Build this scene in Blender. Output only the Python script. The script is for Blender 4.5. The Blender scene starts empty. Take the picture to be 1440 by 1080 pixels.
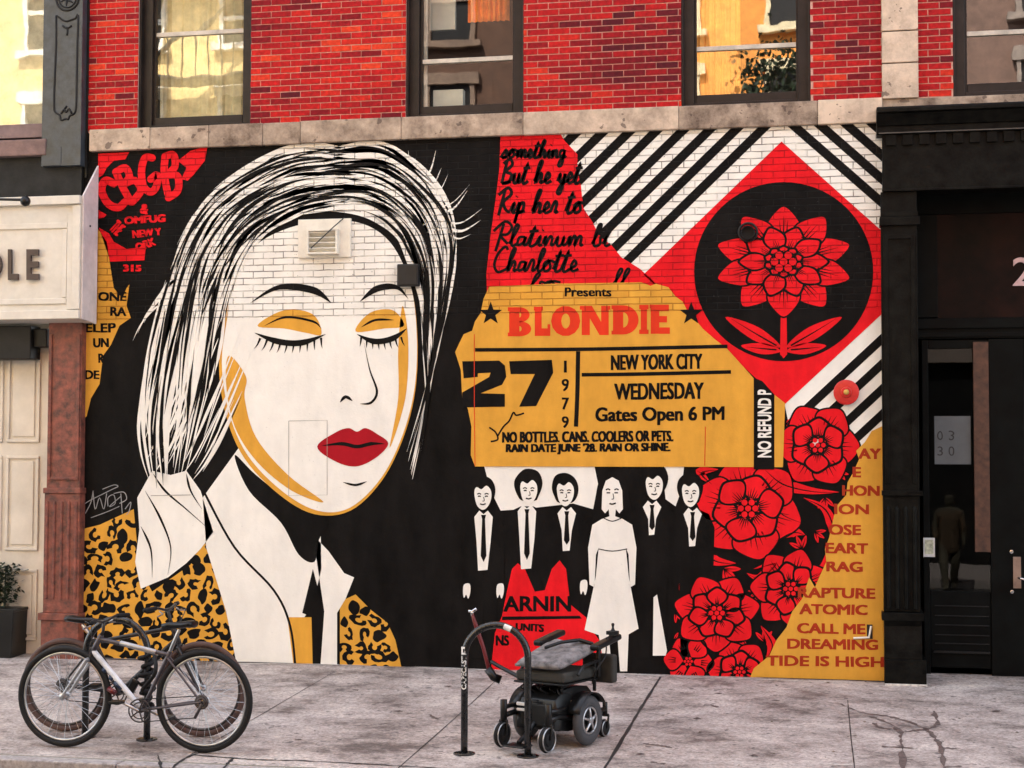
import bpy, math, random
from mathutils import Vector, Matrix, noise
from math import sin, cos, pi, atan, radians
random.seed(7)
scene = bpy.context.scene
COL = scene.collection

# ------------------------------------------------------------------ camera, sky, sun, exposure
F = 2236.0                                   # focal length in photo pixels (1440 wide)
CAM = Vector((0.0, -15.22, 2.08))
ROT = Matrix.Rotation(atan(.2012), 3, 'Z') @ Matrix.Rotation(pi/2+atan(100/F), 3, 'X') @ Matrix.Rotation(.0025, 3, 'Z')
cd = bpy.data.cameras.new('camera'); cam = bpy.data.objects.new('camera', cd); COL.objects.link(cam)
cd.sensor_fit = 'HORIZONTAL'; cd.sensor_width = 36; cd.lens = F/1440*36; cd.clip_start = .1; cd.clip_end = 500
M4 = ROT.to_4x4(); M4.translation = CAM; cam.matrix_world = M4
scene.camera = cam

SUN_EL, SUN_AZ = radians(52), radians(-14)
world = bpy.data.worlds.new('World'); scene.world = world; world.use_nodes = True
wn = world.node_tree; bg = wn.nodes['Background']
sky = wn.nodes.new('ShaderNodeTexSky'); sky.sky_type = 'NISHITA'; sky.sun_disc = False
sky.sun_elevation = SUN_EL; sky.sun_rotation = SUN_AZ; sky.dust_density = 3.0; sky.air_density = 1.0; sky.ozone_density = .6
hs = wn.nodes.new('ShaderNodeHueSaturation'); hs.inputs['Saturation'].default_value = .48
wn.links.new(sky.outputs[0], hs.inputs['Color']); wn.links.new(hs.outputs[0], bg.inputs[0])
bg.inputs[1].default_value = .15
sl = bpy.data.lights.new('sun', 'SUN'); sl.energy = 4.0; sl.angle = radians(.5); sl.color = (1, .93, .82)
so = bpy.data.objects.new('sun', sl); COL.objects.link(so)
sd = Vector((sin(SUN_AZ)*cos(SUN_EL), cos(SUN_AZ)*cos(SUN_EL), sin(SUN_EL)))
so.rotation_euler = sd.to_track_quat('Z', 'Y').to_euler(); so.location = sd*60
vs = scene.view_settings; vs.view_transform = 'Standard'; vs.look = 'None'; vs.gamma = 1; vs.exposure = 2.5

# ------------------------------------------------------------------ photo pixel -> place in the street
SL = .04                                     # the pavement falls 4 % towards the kerb
def ray(px, py): return ROT @ Vector(((px-720)/F, (540-py)/F, -1))
def W(px, py, y=0.0):                        # on the upright plane at depth y -> (x, z)
    d = ray(px, py); t = (y-CAM.y)/d.y
    return CAM.x+t*d.x, CAM.z+t*d.z
def WX(px, py, y=0.0): return W(px, py, y)[0]
def WZ(px, py, y=0.0): return W(px, py, y)[1]
def G(px, py):                               # on the pavement
    d = ray(px, py); t = (SL*CAM.y-CAM.z)/(d.z-SL*d.y)
    p = CAM+t*d; return Vector((p.x, p.y, SL*p.y))

# ------------------------------------------------------------------ materials
def mat(name, col, rough=.6, metal=0, var=.18, scale=6, bump=.0, bscale=40, spec=.5, col2=None, coat=0):
    m = bpy.data.materials.new(name); m.use_nodes = True; n = m.node_tree.nodes; l = m.node_tree.links
    b = n['Principled BSDF']; b.inputs['Roughness'].default_value = rough; b.inputs['Metallic'].default_value = metal
    b.inputs['Specular IOR Level'].default_value = spec; b.inputs['Coat Weight'].default_value = coat
    tc = n.new('ShaderNodeTexCoord'); nz = n.new('ShaderNodeTexNoise'); nz.inputs['Scale'].default_value = scale; nz.inputs['Detail'].default_value = 6
    nz.inputs['Roughness'].default_value = .65
    l.new(tc.outputs['Object'], nz.inputs['Vector'])
    cr = n.new('ShaderNodeValToRGB'); cr.color_ramp.elements[0].position = .32; cr.color_ramp.elements[1].position = .68
    c2 = col2 or tuple(c*(1-2*var) for c in col)
    cr.color_ramp.elements[0].color = (*c2, 1); cr.color_ramp.elements[1].color = (*[min(1, c*(1+var)) for c in col], 1)
    l.new(nz.outputs['Fac'], cr.inputs['Fac']); l.new(cr.outputs[0], b.inputs['Base Color'])
    mr = n.new('ShaderNodeMapRange'); mr.inputs['To Min'].default_value = max(.02, rough-.12); mr.inputs['To Max'].default_value = min(1, rough+.12)
    l.new(nz.outputs['Fac'], mr.inputs['Value']); l.new(mr.outputs[0], b.inputs['Roughness'])
    if bump:
        n2 = n.new('ShaderNodeTexNoise'); n2.inputs['Scale'].default_value = bscale; n2.inputs['Detail'].default_value = 5
        l.new(tc.outputs['Object'], n2.inputs['Vector'])
        bp = n.new('ShaderNodeBump'); bp.inputs['Strength'].default_value = bump; bp.inputs['Distance'].default_value = .01
        l.new(n2.outputs['Fac'], bp.inputs['Height']); l.new(bp.outputs[0], b.inputs['Normal'])
    return m

ZJ = WZ(700, 442)                            # above: painted brickwork, below: painted render
def nd(n, t, **kw):
    x = n.new(t)
    for k, v in kw.items(): setattr(x, k, v)
    return x
def mth(n, l, op, a, b=None, c=None):
    x = n.new('ShaderNodeMath'); x.operation = op
    for i, v in enumerate((a, b, c)):
        if v is None: continue
        if isinstance(v, (int, float)): x.inputs[i].default_value = v
        else: l.new(v, x.inputs[i])
    return x.outputs[0]
def paint(name, col, joint=None, jamt=.75, chips=.3, chipcol=(.03, .027, .025), var=.1):
    """emulsion on the wall: follows the bricks above ZJ and the smooth render below"""
    m = bpy.data.materials.new(name); m.use_nodes = True; n = m.node_tree.nodes; l = m.node_tree.links
    b = n['Principled BSDF']; b.inputs['Specular IOR Level'].default_value = .09
    tc = n.new('ShaderNodeTexCoord'); sp = n.new('ShaderNodeSeparateXYZ'); l.new(tc.outputs['Object'], sp.inputs[0])
    wob = n.new('ShaderNodeTexNoise'); wob.inputs['Scale'].default_value = 9; wob.inputs['Detail'].default_value = 3; l.new(tc.outputs['Object'], wob.inputs['Vector'])
    zz = mth(n, l, 'ADD', sp.outputs['Z'], mth(n, l, 'MULTIPLY', mth(n, l, 'SUBTRACT', wob.outputs['Fac'], .5), .012))
    cb = n.new('ShaderNodeCombineXYZ'); l.new(sp.outputs['X'], cb.inputs[0]); l.new(zz, cb.inputs[1])
    br = n.new('ShaderNodeTexBrick'); l.new(cb.outputs[0], br.inputs['Vector'])
    br.inputs['Scale'].default_value = 1; br.inputs['Brick Width'].default_value = .2125; br.inputs['Row Height'].default_value = .0655
    br.inputs['Mortar Size'].default_value = .0058; br.inputs['Mortar Smooth'].default_value = .5
    br.inputs['Color1'].default_value = (.35, .35, .35, 1); br.inputs['Color2'].default_value = (.65, .65, .65, 1); br.inputs['Bias'].default_value = 0
    isb = mth(n, l, 'GREATER_THAN', sp.outputs['Z'], ZJ)
    mort = mth(n, l, 'MULTIPLY', br.outputs['Fac'], isb)
    # uneven joints
    jn = n.new('ShaderNodeTexNoise'); jn.inputs['Scale'].default_value = 5; jn.inputs['Detail'].default_value = 4; l.new(tc.outputs['Object'], jn.inputs['Vector'])
    jr = n.new('ShaderNodeMapRange'); jr.inputs['From Min'].default_value = .35; jr.inputs['From Max'].default_value = .6; l.new(jn.outputs['Fac'], jr.inputs['Value'])
    big = n.new('ShaderNodeTexNoise'); big.inputs['Scale'].default_value = 2.2; big.inputs['Detail'].default_value = 8; big.inputs['Roughness'].default_value = .7
    l.new(tc.outputs['Object'], big.inputs['Vector'])
    cr = n.new('ShaderNodeValToRGB'); e = cr.color_ramp.elements; e[0].position = .38; e[1].position = .62
    e[0].color = (*[c*(1-1.4*var) for c in col], 1); e[1].color = (*[min(1, c*(1+var)) for c in col], 1); smp = n.new('ShaderNodeMapping'); smp.inputs['Scale'].default_value = (3.2, 1, 1.1); l.new(tc.outputs['Object'], smp.inputs[0])
    stn = n.new('ShaderNodeTexNoise'); stn.inputs['Scale'].default_value = 1.6; stn.inputs['Detail'].default_value = 5; stn.inputs['Roughness'].default_value = .6; l.new(smp.outputs[0], stn.inputs['Vector'])
    l.new(mth(n, l, 'MULTIPLY_ADD', stn.outputs['Fac'], .5, mth(n, l, 'MULTIPLY', big.outputs['Fac'], .5)), cr.inputs['Fac'])
    brv = nd(n, 'ShaderNodeMix', data_type='RGBA', blend_type='SOFT_LIGHT'); l.new(mth(n, l, 'MULTIPLY', isb, .35), brv.inputs['Factor'])
    l.new(cr.outputs[0], brv.inputs['A']); l.new(br.outputs['Color'], brv.inputs['B'])
    mx = nd(n, 'ShaderNodeMix', data_type='RGBA'); l.new(mth(n, l, 'MULTIPLY', mth(n, l, 'MULTIPLY', mort, jr.outputs[0]), jamt), mx.inputs['Factor'])
    l.new(brv.outputs['Result'], mx.inputs['A']); mx.inputs['B'].default_value = (*(joint or tuple(c*.25 for c in col)), 1)
    ch = n.new('ShaderNodeTexNoise'); ch.inputs['Scale'].default_value = 38; ch.inputs['Detail'].default_value = 2; l.new(tc.outputs['Object'], ch.inputs['Vector'])
    chm = mth(n, l, 'MULTIPLY', mth(n, l, 'GREATER_THAN', ch.outputs['Fac'], .735), mth(n, l, 'MULTIPLY_ADD', isb, chips*.75, chips*.25))
    mx2 = nd(n, 'ShaderNodeMix', data_type='RGBA'); l.new(chm, mx2.inputs['Factor']); l.new(mx.outputs['Result'], mx2.inputs['A']); mx2.inputs['B'].default_value = (*chipcol, 1)
    l.new(mx2.outputs['Result'], b.inputs['Base Color'])
    rr = n.new('ShaderNodeMapRange'); rr.inputs['To Min'].default_value = .45; rr.inputs['To Max'].default_value = .8; l.new(big.outputs['Fac'], rr.inputs['Value']); l.new(rr.outputs[0], b.inputs['Roughness'])
    fn = n.new('ShaderNodeTexNoise'); fn.inputs['Scale'].default_value = 60; fn.inputs['Detail'].default_value = 6; l.new(tc.outputs['Object'], fn.inputs['Vector'])
    pg = n.new('ShaderNodeTexNoise'); pg.inputs['Scale'].default_value = 14; pg.inputs['Detail'].default_value = 3; l.new(tc.outputs['Object'], pg.inputs['Vector'])
    h = mth(n, l, 'MULTIPLY_ADD', mort, -1.0, mth(n, l, 'MULTIPLY', fn.outputs['Fac'], mth(n, l, 'MULTIPLY_ADD', isb, .25, .12)))
    h = mth(n, l, 'ADD', h, mth(n, l, 'MULTIPLY', pg.outputs['Fac'], .25))
    bp = n.new('ShaderNodeBump'); bp.inputs['Strength'].default_value = .8; bp.inputs['Distance'].default_value = .012
    l.new(h, bp.inputs['Height']); l.new(bp.outputs[0], b.inputs['Normal'])
    return m

WHITE = paint('cream_paint', (.81, .785, .715), joint=(.13, .11, .09), jamt=.85, chips=.6, var=.055)
BLACK = paint('black_paint', (.0058, .0050, .0046), joint=(.028, .026, .024), jamt=.45, chips=.7, chipcol=(.05, .045, .04), var=.5)
RED = paint('red_paint', (.72, .010, .016), joint=(.16, .01, .012), jamt=.6, chips=.4, var=.14)
SONGRED = paint('brick_red_paint', (.36, .035, .012), joint=(.12, .03, .01), chips=.2)
OCHRE = paint('ochre_paint', (.66, .33, .045), joint=(.2, .09, .015), jamt=.55, chips=.2)
DRED = paint('orange_red_paint', (.66, .04, .014), joint=(.12, .03, .01), chips=.2)

def brick_mat():
    m = bpy.data.materials.new('red_brick'); m.use_nodes = True; n = m.node_tree.nodes; l = m.node_tree.links; b = n['Principled BSDF']
    at = n.new('ShaderNodeAttribute'); at.attribute_name = 'tint'
    cr = n.new('ShaderNodeValToRGB'); e = cr.color_ramp.elements
    e[0].position = 0; e[0].color = (.085, .008, .014, 1); e[1].position = 1; e[1].color = (.60, .045, .016, 1)
    for p, c in ((.2, (.16, .006, .011)), (.5, (.32, .009, .012)), (.8, (.46, .013, .012))):
        x = e.new(p); x.color = (*c, 1)
    l.new(at.outputs['Fac'], cr.inputs['Fac'])
    tc = n.new('ShaderNodeTexCoord'); nz = n.new('ShaderNodeTexNoise'); nz.inputs['Scale'].default_value = 26; nz.inputs['Detail'].default_value = 6
    l.new(tc.outputs['Object'], nz.inputs['Vector'])
    mx = nd(n, 'ShaderNodeMix', data_type='RGBA', blend_type='OVERLAY'); mx.inputs['Factor'].default_value = .8
    l.new(cr.outputs[0], mx.inputs['A']); l.new(nz.outputs['Fac'], mx.inputs['B']); l.new(mx.outputs['Result'], b.inputs['Base Color'])
    b.inputs['Roughness'].default_value = .85; b.inputs['Specular IOR Level'].default_value = .2
    bp = n.new('ShaderNodeBump'); bp.inputs['Strength'].default_value = .6; bp.inputs['Distance'].default_value = .006
    l.new(nz.outputs['Fac'], bp.inputs['Height']); l.new(bp.outputs[0], b.inputs['Normal'])
    return m
BRICK = brick_mat()
MORTAR = mat('pink_mortar', (.62, .36, .29), .9, scale=20, bump=.5)
def far_brick(name, c1, c2, mo):
    m = bpy.data.materials.new(name); m.use_nodes = True; n = m.node_tree.nodes; l = m.node_tree.links; b = n['Principled BSDF']
    tc = n.new('ShaderNodeTexCoord'); sp = n.new('ShaderNodeSeparateXYZ'); l.new(tc.outputs['Object'], sp.inputs[0])
    cb = n.new('ShaderNodeCombineXYZ'); l.new(sp.outputs['X'], cb.inputs[0]); l.new(sp.outputs['Z'], cb.inputs[1])
    br = n.new('ShaderNodeTexBrick'); l.new(cb.outputs[0], br.inputs['Vector'])
    br.inputs['Scale'].default_value = 1; br.inputs['Brick Width'].default_value = .2125; br.inputs['Row Height'].default_value = .0655; br.inputs['Mortar Size'].default_value = .006
    br.inputs['Color1'].default_value = (*c1, 1); br.inputs['Color2'].default_value = (*c2, 1); br.inputs['Mortar'].default_value = (*mo, 1)
    l.new(br.outputs['Color'], b.inputs['Base Color']); b.inputs['Roughness'].default_value = .85
    return m

def stone_mat():
    m = bpy.data.materials.new('weathered_stone'); m.use_nodes = True; n = m.node_tree.nodes; l = m.node_tree.links; b = n['Principled BSDF']
    at = n.new('ShaderNodeAttribute'); at.attribute_name = 'tint'
    cr = n.new('ShaderNodeValToRGB'); e = cr.color_ramp.elements; e[0].color = (.10, .066, .045, 1); e[1].color = (.66, .52, .39, 1)
    tc = n.new('ShaderNodeTexCoord'); nz = n.new('ShaderNodeTexNoise'); nz.inputs['Scale'].default_value = 5; nz.inputs['Detail'].default_value = 9; nz.inputs['Roughness'].default_value = .72
    l.new(tc.outputs['Object'], nz.inputs['Vector'])
    s = mth(n, l, 'MULTIPLY_ADD', mth(n, l, 'SUBTRACT', nz.outputs['Fac'], .5), 1.9, at.outputs['Fac'])
    l.new(s, cr.inputs['Fac'])
    ch = n.new('ShaderNodeTexNoise'); ch.inputs['Scale'].default_value = 11; ch.inputs['Detail'].default_value = 4; l.new(tc.outputs['Object'], ch.inputs['Vector'])
    mx = nd(n, 'ShaderNodeMix', data_type='RGBA'); l.new(mth(n, l, 'MULTIPLY', mth(n, l, 'GREATER_THAN', ch.outputs['Fac'], .66), .7), mx.inputs['Factor'])
    l.new(cr.outputs[0], mx.inputs['A']); mx.inputs['B'].default_value = (.07, .045, .035, 1); l.new(mx.outputs['Result'], b.inputs['Base Color'])
    b.inputs['Roughness'].default_value = .85
    bp = n.new('ShaderNodeBump'); bp.inputs['Strength'].default_value = .7; bp.inputs['Distance'].default_value = .015; l.new(nz.outputs['Fac'], bp.inputs['Height']); l.new(bp.outputs[0], b.inputs['Normal'])
    return m
STONE = stone_mat()

def concrete():
    m = bpy.data.materials.new('pavement_concrete'); m.use_nodes = True; n = m.node_tree.nodes; l = m.node_tree.links; b = n['Principled BSDF']
    tc = n.new('ShaderNodeTexCoord'); mp = n.new('ShaderNodeMapping'); mp.inputs['Scale'].default_value = (.85, 1.05, 1); l.new(tc.outputs['Object'], mp.inputs[0])
    a = n.new('ShaderNodeTexNoise'); a.inputs['Scale'].default_value = 1.5; a.inputs['Detail'].default_value = 11; a.inputs['Roughness'].default_value = .76; l.new(mp.outputs[0], a.inputs['Vector'])
    cr = n.new('ShaderNodeValToRGB'); e = cr.color_ramp.elements; e[0].position = .39; e[0].color = (.12, .092, .08, 1); e[1].position = .62; e[1].color = (.51, .445, .39, 1)
    x = e.new(.47); x.color = (.30, .25, .22, 1); x = e.new(.54); x.color = (.40, .34, .305, 1); l.new(a.outputs['Fac'], cr.inputs['Fac'])
    f = n.new('ShaderNodeTexNoise'); f.inputs['Scale'].default_value = 34; f.inputs['Detail'].default_value = 6; f.inputs['Roughness'].default_value = .8; l.new(tc.outputs['Object'], f.inputs['Vector'])
    fr_ = n.new('ShaderNodeMapRange'); fr_.inputs['From Min'].default_value = .18; fr_.inputs['From Max'].default_value = .82; l.new(f.outputs['Fac'], fr_.inputs['Value'])
    mx = nd(n, 'ShaderNodeMix', data_type='RGBA', blend_type='OVERLAY'); mx.inputs['Factor'].default_value = 1.0; l.new(cr.outputs[0], mx.inputs['A']); l.new(fr_.outputs[0], mx.inputs['B'])
    s = n.new('ShaderNodeTexNoise'); s.inputs['Scale'].default_value = 13; s.inputs['Detail'].default_value = 3; l.new(tc.outputs['Object'], s.inputs['Vector'])
    m3 = nd(n, 'ShaderNodeMix', data_type='RGBA'); l.new(mth(n, l, 'MULTIPLY', mth(n, l, 'GREATER_THAN', s.outputs['Fac'], .665), .7), m3.inputs['Factor']); l.new(mx.outputs['Result'], m3.inputs['A']); m3.inputs['B'].default_value = (.06, .05, .047, 1)
    l.new(m3.outputs['Result'], b.inputs['Base Color']); b.inputs['Roughness'].default_value = .8
    h = mth(n, l, 'ADD', mth(n, l, 'MULTIPLY', a.outputs['Fac'], 1.0), mth(n, l, 'MULTIPLY', f.outputs['Fac'], .6))
    bp = n.new('ShaderNodeBump'); bp.inputs['Strength'].default_value = .6; bp.inputs['Distance'].default_value = .012; l.new(h, bp.inputs['Height']); l.new(bp.outputs[0], b.inputs['Normal'])
    return m

def glass(name, refl, tint=(1, 1, 1), rough=.01, wave=.15, scale=1.2):
    m = bpy.data.materials.new(name); m.use_nodes = True; n = m.node_tree.nodes; l = m.node_tree.links
    for x in list(n):
        if x.type == 'BSDF_PRINCIPLED': n.remove(x)
    out = [x for x in n if x.type == 'OUTPUT_MATERIAL'][0]
    t = n.new('ShaderNodeBsdfTransparent'); t.inputs[0].default_value = (*tint, 1)
    g = n.new('ShaderNodeBsdfGlossy'); g.inputs['Roughness'].default_value = rough; g.inputs[0].default_value = (1, 1, 1, 1)
    tc = n.new('ShaderNodeTexCoord'); nz = n.new('ShaderNodeTexNoise'); nz.inputs['Scale'].default_value = scale; nz.inputs['Detail'].default_value = 2.5; l.new(tc.outputs['Object'], nz.inputs['Vector'])
    bp = n.new('ShaderNodeBump'); bp.inputs['Strength'].default_value = 1; bp.inputs['Distance'].default_value = wave*.1; l.new(nz.outputs['Fac'], bp.inputs['Height']); l.new(bp.outputs[0], g.inputs['Normal'])
    mx = n.new('ShaderNodeMixShader'); mx.inputs[0].default_value = refl
    l.new(t.outputs[0], mx.inputs[1]); l.new(g.outputs[0], mx.inputs[2]); l.new(mx.outputs[0], out.inputs[0])
    return m

M = dict(
    frame=mat('brown_black_frame', (.020, .013, .010), .5, var=.3, spec=.3), pale=mat('pale_sash', (.55, .5, .42), .5),
    iron=mat('grey_iron_paint', (.040, .050, .060), .42, var=.25, scale=9, bump=.25, bscale=30), irond=mat('dark_iron_paint', (.011, .011, .011), .5, var=.3, spec=.25),
    fascia=mat('dark_grey_fascia', (.014, .014, .013), .6, var=.4, bump=.2, spec=.25), cream=mat('cream_joinery', (.66, .60, .50), .5, var=.08, scale=3, bump=.08), sign=mat('white_sign_paint', (.66, .62, .54), .5, var=.06),
    pinkside=mat('faded_sign_side', (.62, .55, .53), .6, var=.1), letter=mat('dark_brown_letter', (.045, .025, .022), .45),
    rust=mat('rust_red_iron', (.21, .058, .036), .55, var=.35, scale=11, bump=.6, bscale=24, col2=(.052, .021, .016)), sillpink=mat('brownstone_sill', (.20, .125, .11), .75, var=.2, bump=.4),
    black=mat('black_storefront', (.0048, .0048, .0038), .5, var=.6, scale=9, bump=.3, spec=.1), blackg=mat('green_black_door', (.0022, .003, .0028), .55, var=.4, spec=.1),
    transom=mat('dark_red_transom', (.010, .003, .002), .5, var=.5, scale=3, spec=.12), brownstrip=mat('door_strip_brown', (.085, .036, .02), .6, var=.3, scale=14), brass=mat('worn_brass', (.35, .25, .2), .4, metal=.6),
    paper=mat('grey_paper', (.10, .11, .115), .7, var=.08), note=mat('pale_notice', (.6, .62, .45), .7, var=.25, scale=30), ink=mat('black_ink', (.02, .02, .02), .6), pinkn=mat('pink_white_enamel', (.6, .42, .44), .4),
    steel=mat('bare_steel', (.5, .5, .5), .3, metal=1), rack=mat('black_rack_paint', (.008, .0075, .0075), .28, var=.4, scale=20, coat=.3), sticker=mat('white_sticker', (.7, .7, .68), .5),
    tyre=mat('black_rubber', (.009, .0085, .0085), .7, spec=.3), tyreb=mat('brown_tyre', (.075, .04, .032), .75), gtyre=mat('grey_rubber', (.06, .06, .063), .8), rim=mat('alloy_rim', (.55, .55, .55), .35, metal=.9),
    rimd=mat('dark_rim', (.08, .07, .068), .4, metal=.7), fsilver=mat('silver_frame_paint', (.42, .42, .43), .3, metal=.5), fgrey=mat('dark_silver_frame', (.085, .075, .085), .3, metal=.5), fpurple=mat('plum_frame_paint', (.05, .03, .045), .35), fblack=mat('black_frame_paint', (.014, .013, .014), .3), fwhite=mat('white_frame_paint', (.72, .74, .78), .35),
    plastic=mat('black_plastic', (.006, .006, .006), .35, var=.3, spec=.35), cushion=mat('grey_cushion', (.19, .175, .17), .8, var=.35, scale=14, bump=.8, bscale=22), olive=mat('dark_olive_cloth', (.035, .032, .025), .85, var=.2, bump=.4), redp=mat('red_plastic', (.15, .008, .010), .4), chrome=mat('chrome', (.7, .7, .7), .15, metal=1),
    leaf=mat('dark_leaf', (.025, .045, .018), .6, var=.4), tar=mat('tar_seam', (.012, .011, .010), .7), stain=mat('brown_spill_stain', (.125, .09, .078), .75, var=.3, scale=30), pale_chip=mat('pale_dust', (.62, .56, .5), .9, var=.2, scale=30),
    kerb=mat('granite_kerb', (.36, .32, .30), .8, var=.25, scale=25, bump=.4), asphalt=mat('asphalt', (.05, .05, .05), .85, var=.3, scale=40, bump=.4),
    room=mat('dark_room', (.02, .015, .012), .9), orange=mat('orange_curtain', (.85, .24, .03), .8), plate=mat('painted_plate', (.74, .70, .60), .55, var=.08), box=mat('dark_grey_box', (.016, .015, .015), .5, spec=.3), redcap=mat('red_enamel', (.55, .015, .012), .35, var=.2), tag=mat('silver_marker', (.26, .26, .27), .5),
)

# ------------------------------------------------------------------ mesh helpers
class MB:
    def __init__(s): s.v = []; s.f = []; s.t = []
    def add(s, vs, fs, tint=None):
        o = len(s.v); s.v += [tuple(v) for v in vs]; s.f += [tuple(i+o for i in f) for f in fs]
        s.t += [tint if tint is not None else .5]*len(fs); return s
    def box(s, x0, x1, y0, y1, z0, z1, tint=None, m=None):
        v = [(x, y, z) for z in (z0, z1) for y in (y0, y1) for x in (x0, x1)]
        if m: v = [m @ Vector(p) for p in v]
        return s.add(v, [(0, 2, 3, 1), (4, 5, 7, 6), (0, 1, 5, 4), (2, 6, 7, 3), (0, 4, 6, 2), (1, 3, 7, 5)], tint)
    def tube(s, pts, r, n=10, closed=False, cap=True):
        P = [Vector(p) for p in pts]; k = len(P); R = r if isinstance(r, (list, tuple)) else [r]*k
        T = []
        for i in range(k):
            a = P[(i-1) % k] if (closed or i > 0) else P[i]; b = P[(i+1) % k] if (closed or i < k-1) else P[i]
            T.append((b-a).normalized())
        up = Vector((0, 0, 1)) if abs(T[0].z) < .9 else Vector((0, 1, 0))
        u = (up-T[0]*up.dot(T[0])).normalized(); vs = []
        for i in range(k):
            u = (u-T[i]*u.dot(T[i])).normalized(); w = T[i].cross(u)
            vs += [P[i]+(u*cos(2*pi*j/n)+w*sin(2*pi*j/n))*R[i] for j in range(n)]
        fs = [(i*n+j, i*n+(j+1) % n, ((i+1) % k)*n+(j+1) % n, ((i+1) % k)*n+j) for i in range(k if closed else k-1) for j in range(n)]
        if cap and not closed: fs += [tuple(reversed(range(n))), tuple((k-1)*n+j for j in range(n))]
        return s.add(vs, fs)
    def ring(s, c, R, r, axis, n=48, m=8, sq=1.0):
        c = Vector(c); ax = Vector(axis).normalized(); a = ax.orthogonal().normalized(); b = ax.cross(a); vs = []
        for i in range(n):
            d = a*cos(2*pi*i/n)+b*sin(2*pi*i/n)
            vs += [c+d*(R+r*cos(2*pi*j/m))+ax*(r*sq*sin(2*pi*j/m)) for j in range(m)]
        return s.add(vs, [(i*m+j, ((i+1) % n)*m+j, ((i+1) % n)*m+(j+1) % m, i*m+(j+1) % m) for i in range(n) for j in range(m)])
    def lathe(s, c, axis, prof, n=24):
        c = Vector(c); ax = Vector(axis).normalized(); a = ax.orthogonal().normalized(); b = ax.cross(a); k = len(prof); vs = []
        for h, r in prof: vs += [c+ax*h+(a*cos(2*pi*j/n)+b*sin(2*pi*j/n))*r for j in range(n)]
        fs = [(i*n+j, i*n+(j+1) % n, (i+1)*n+(j+1) % n, (i+1)*n+j) for i in range(k-1) for j in range(n)]
        fs += [tuple(reversed(range(n))), tuple((k-1)*n+j for j in range(n))]
        return s.add(vs, fs)
    def prism(s, poly, y0, y1):                 # poly of (x, z), extruded in y
        k = len(poly); vs = [(x, y0, z) for x, z in poly]+[(x, y1, z) for x, z in poly]
        return s.add(vs, [tuple(range(k)), tuple(reversed(range(k, 2*k)))]+[(i, i+k, (i+1) % k+k, (i+1) % k) for i in range(k)])
    def profx(s, prof, x0, x1):                 # (y, z) profile run along x
        k = len(prof); vs = [(x0, y, z) for y, z in prof]+[(x1, y, z) for y, z in prof]
        return s.add(vs, [tuple(range(k)), tuple(reversed(range(k, 2*k)))]+[(i, i+k, (i+1) % k+k, (i+1) % k) for i in range(k)])
    def build(s, name, m, parent=None, smooth=False, bevel=0, seg=2, origin=None):
        me = bpy.data.meshes.new(name)
        o0 = Vector(origin) if origin is not None else Vector((0, 0, 0))
        me.from_pydata([tuple(Vector(v)-o0) for v in s.v], [], s.f); me.update()
        at = me.attributes.new('tint', 'FLOAT', 'FACE'); at.data.foreach_set('value', s.t)
        import bmesh
        bm = bmesh.new(); bm.from_mesh(me); bmesh.ops.recalc_face_normals(bm, faces=bm.faces); bm.to_mesh(me); bm.free()
        if smooth:
            for p in me.polygons: p.use_smooth = True
        o = bpy.data.objects.new(name, me); COL.objects.link(o); me.materials.append(m); o.location = o0
        if parent is not None: put(o, parent)
        if bevel:
            md = o.modifiers.new('bevel', 'BEVEL'); md.width = bevel; md.segments = seg; md.limit_method = 'ANGLE'
        if smooth and bevel is not None:
            try:
                md = o.modifiers.new('wn', 'WEIGHTED_NORMAL')
            except Exception: pass
        return o
ABS = {}
def absloc(o): return ABS.get(o.name, Vector((0, 0, 0)))
def put(o, parent):                             # all parts are modelled in place; keep them there
    w = o.location.copy(); o.parent = parent; o.location = w-absloc(parent); ABS[o.name] = w
def thing(name, label, cat, loc=(0, 0, 0), group=None):
    o = bpy.data.objects.new(name, None); COL.objects.link(o); o.location = loc; ABS[o.name] = Vector(loc); o.empty_display_size = .2
    return tag(o, label, cat, group)
def tag(o, label, cat, group=None):
    o['label'] = label; o['category'] = cat
    if group: o['group'] = group
    return o
def struct(o, kind='structure'): o['kind'] = kind; return o

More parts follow.
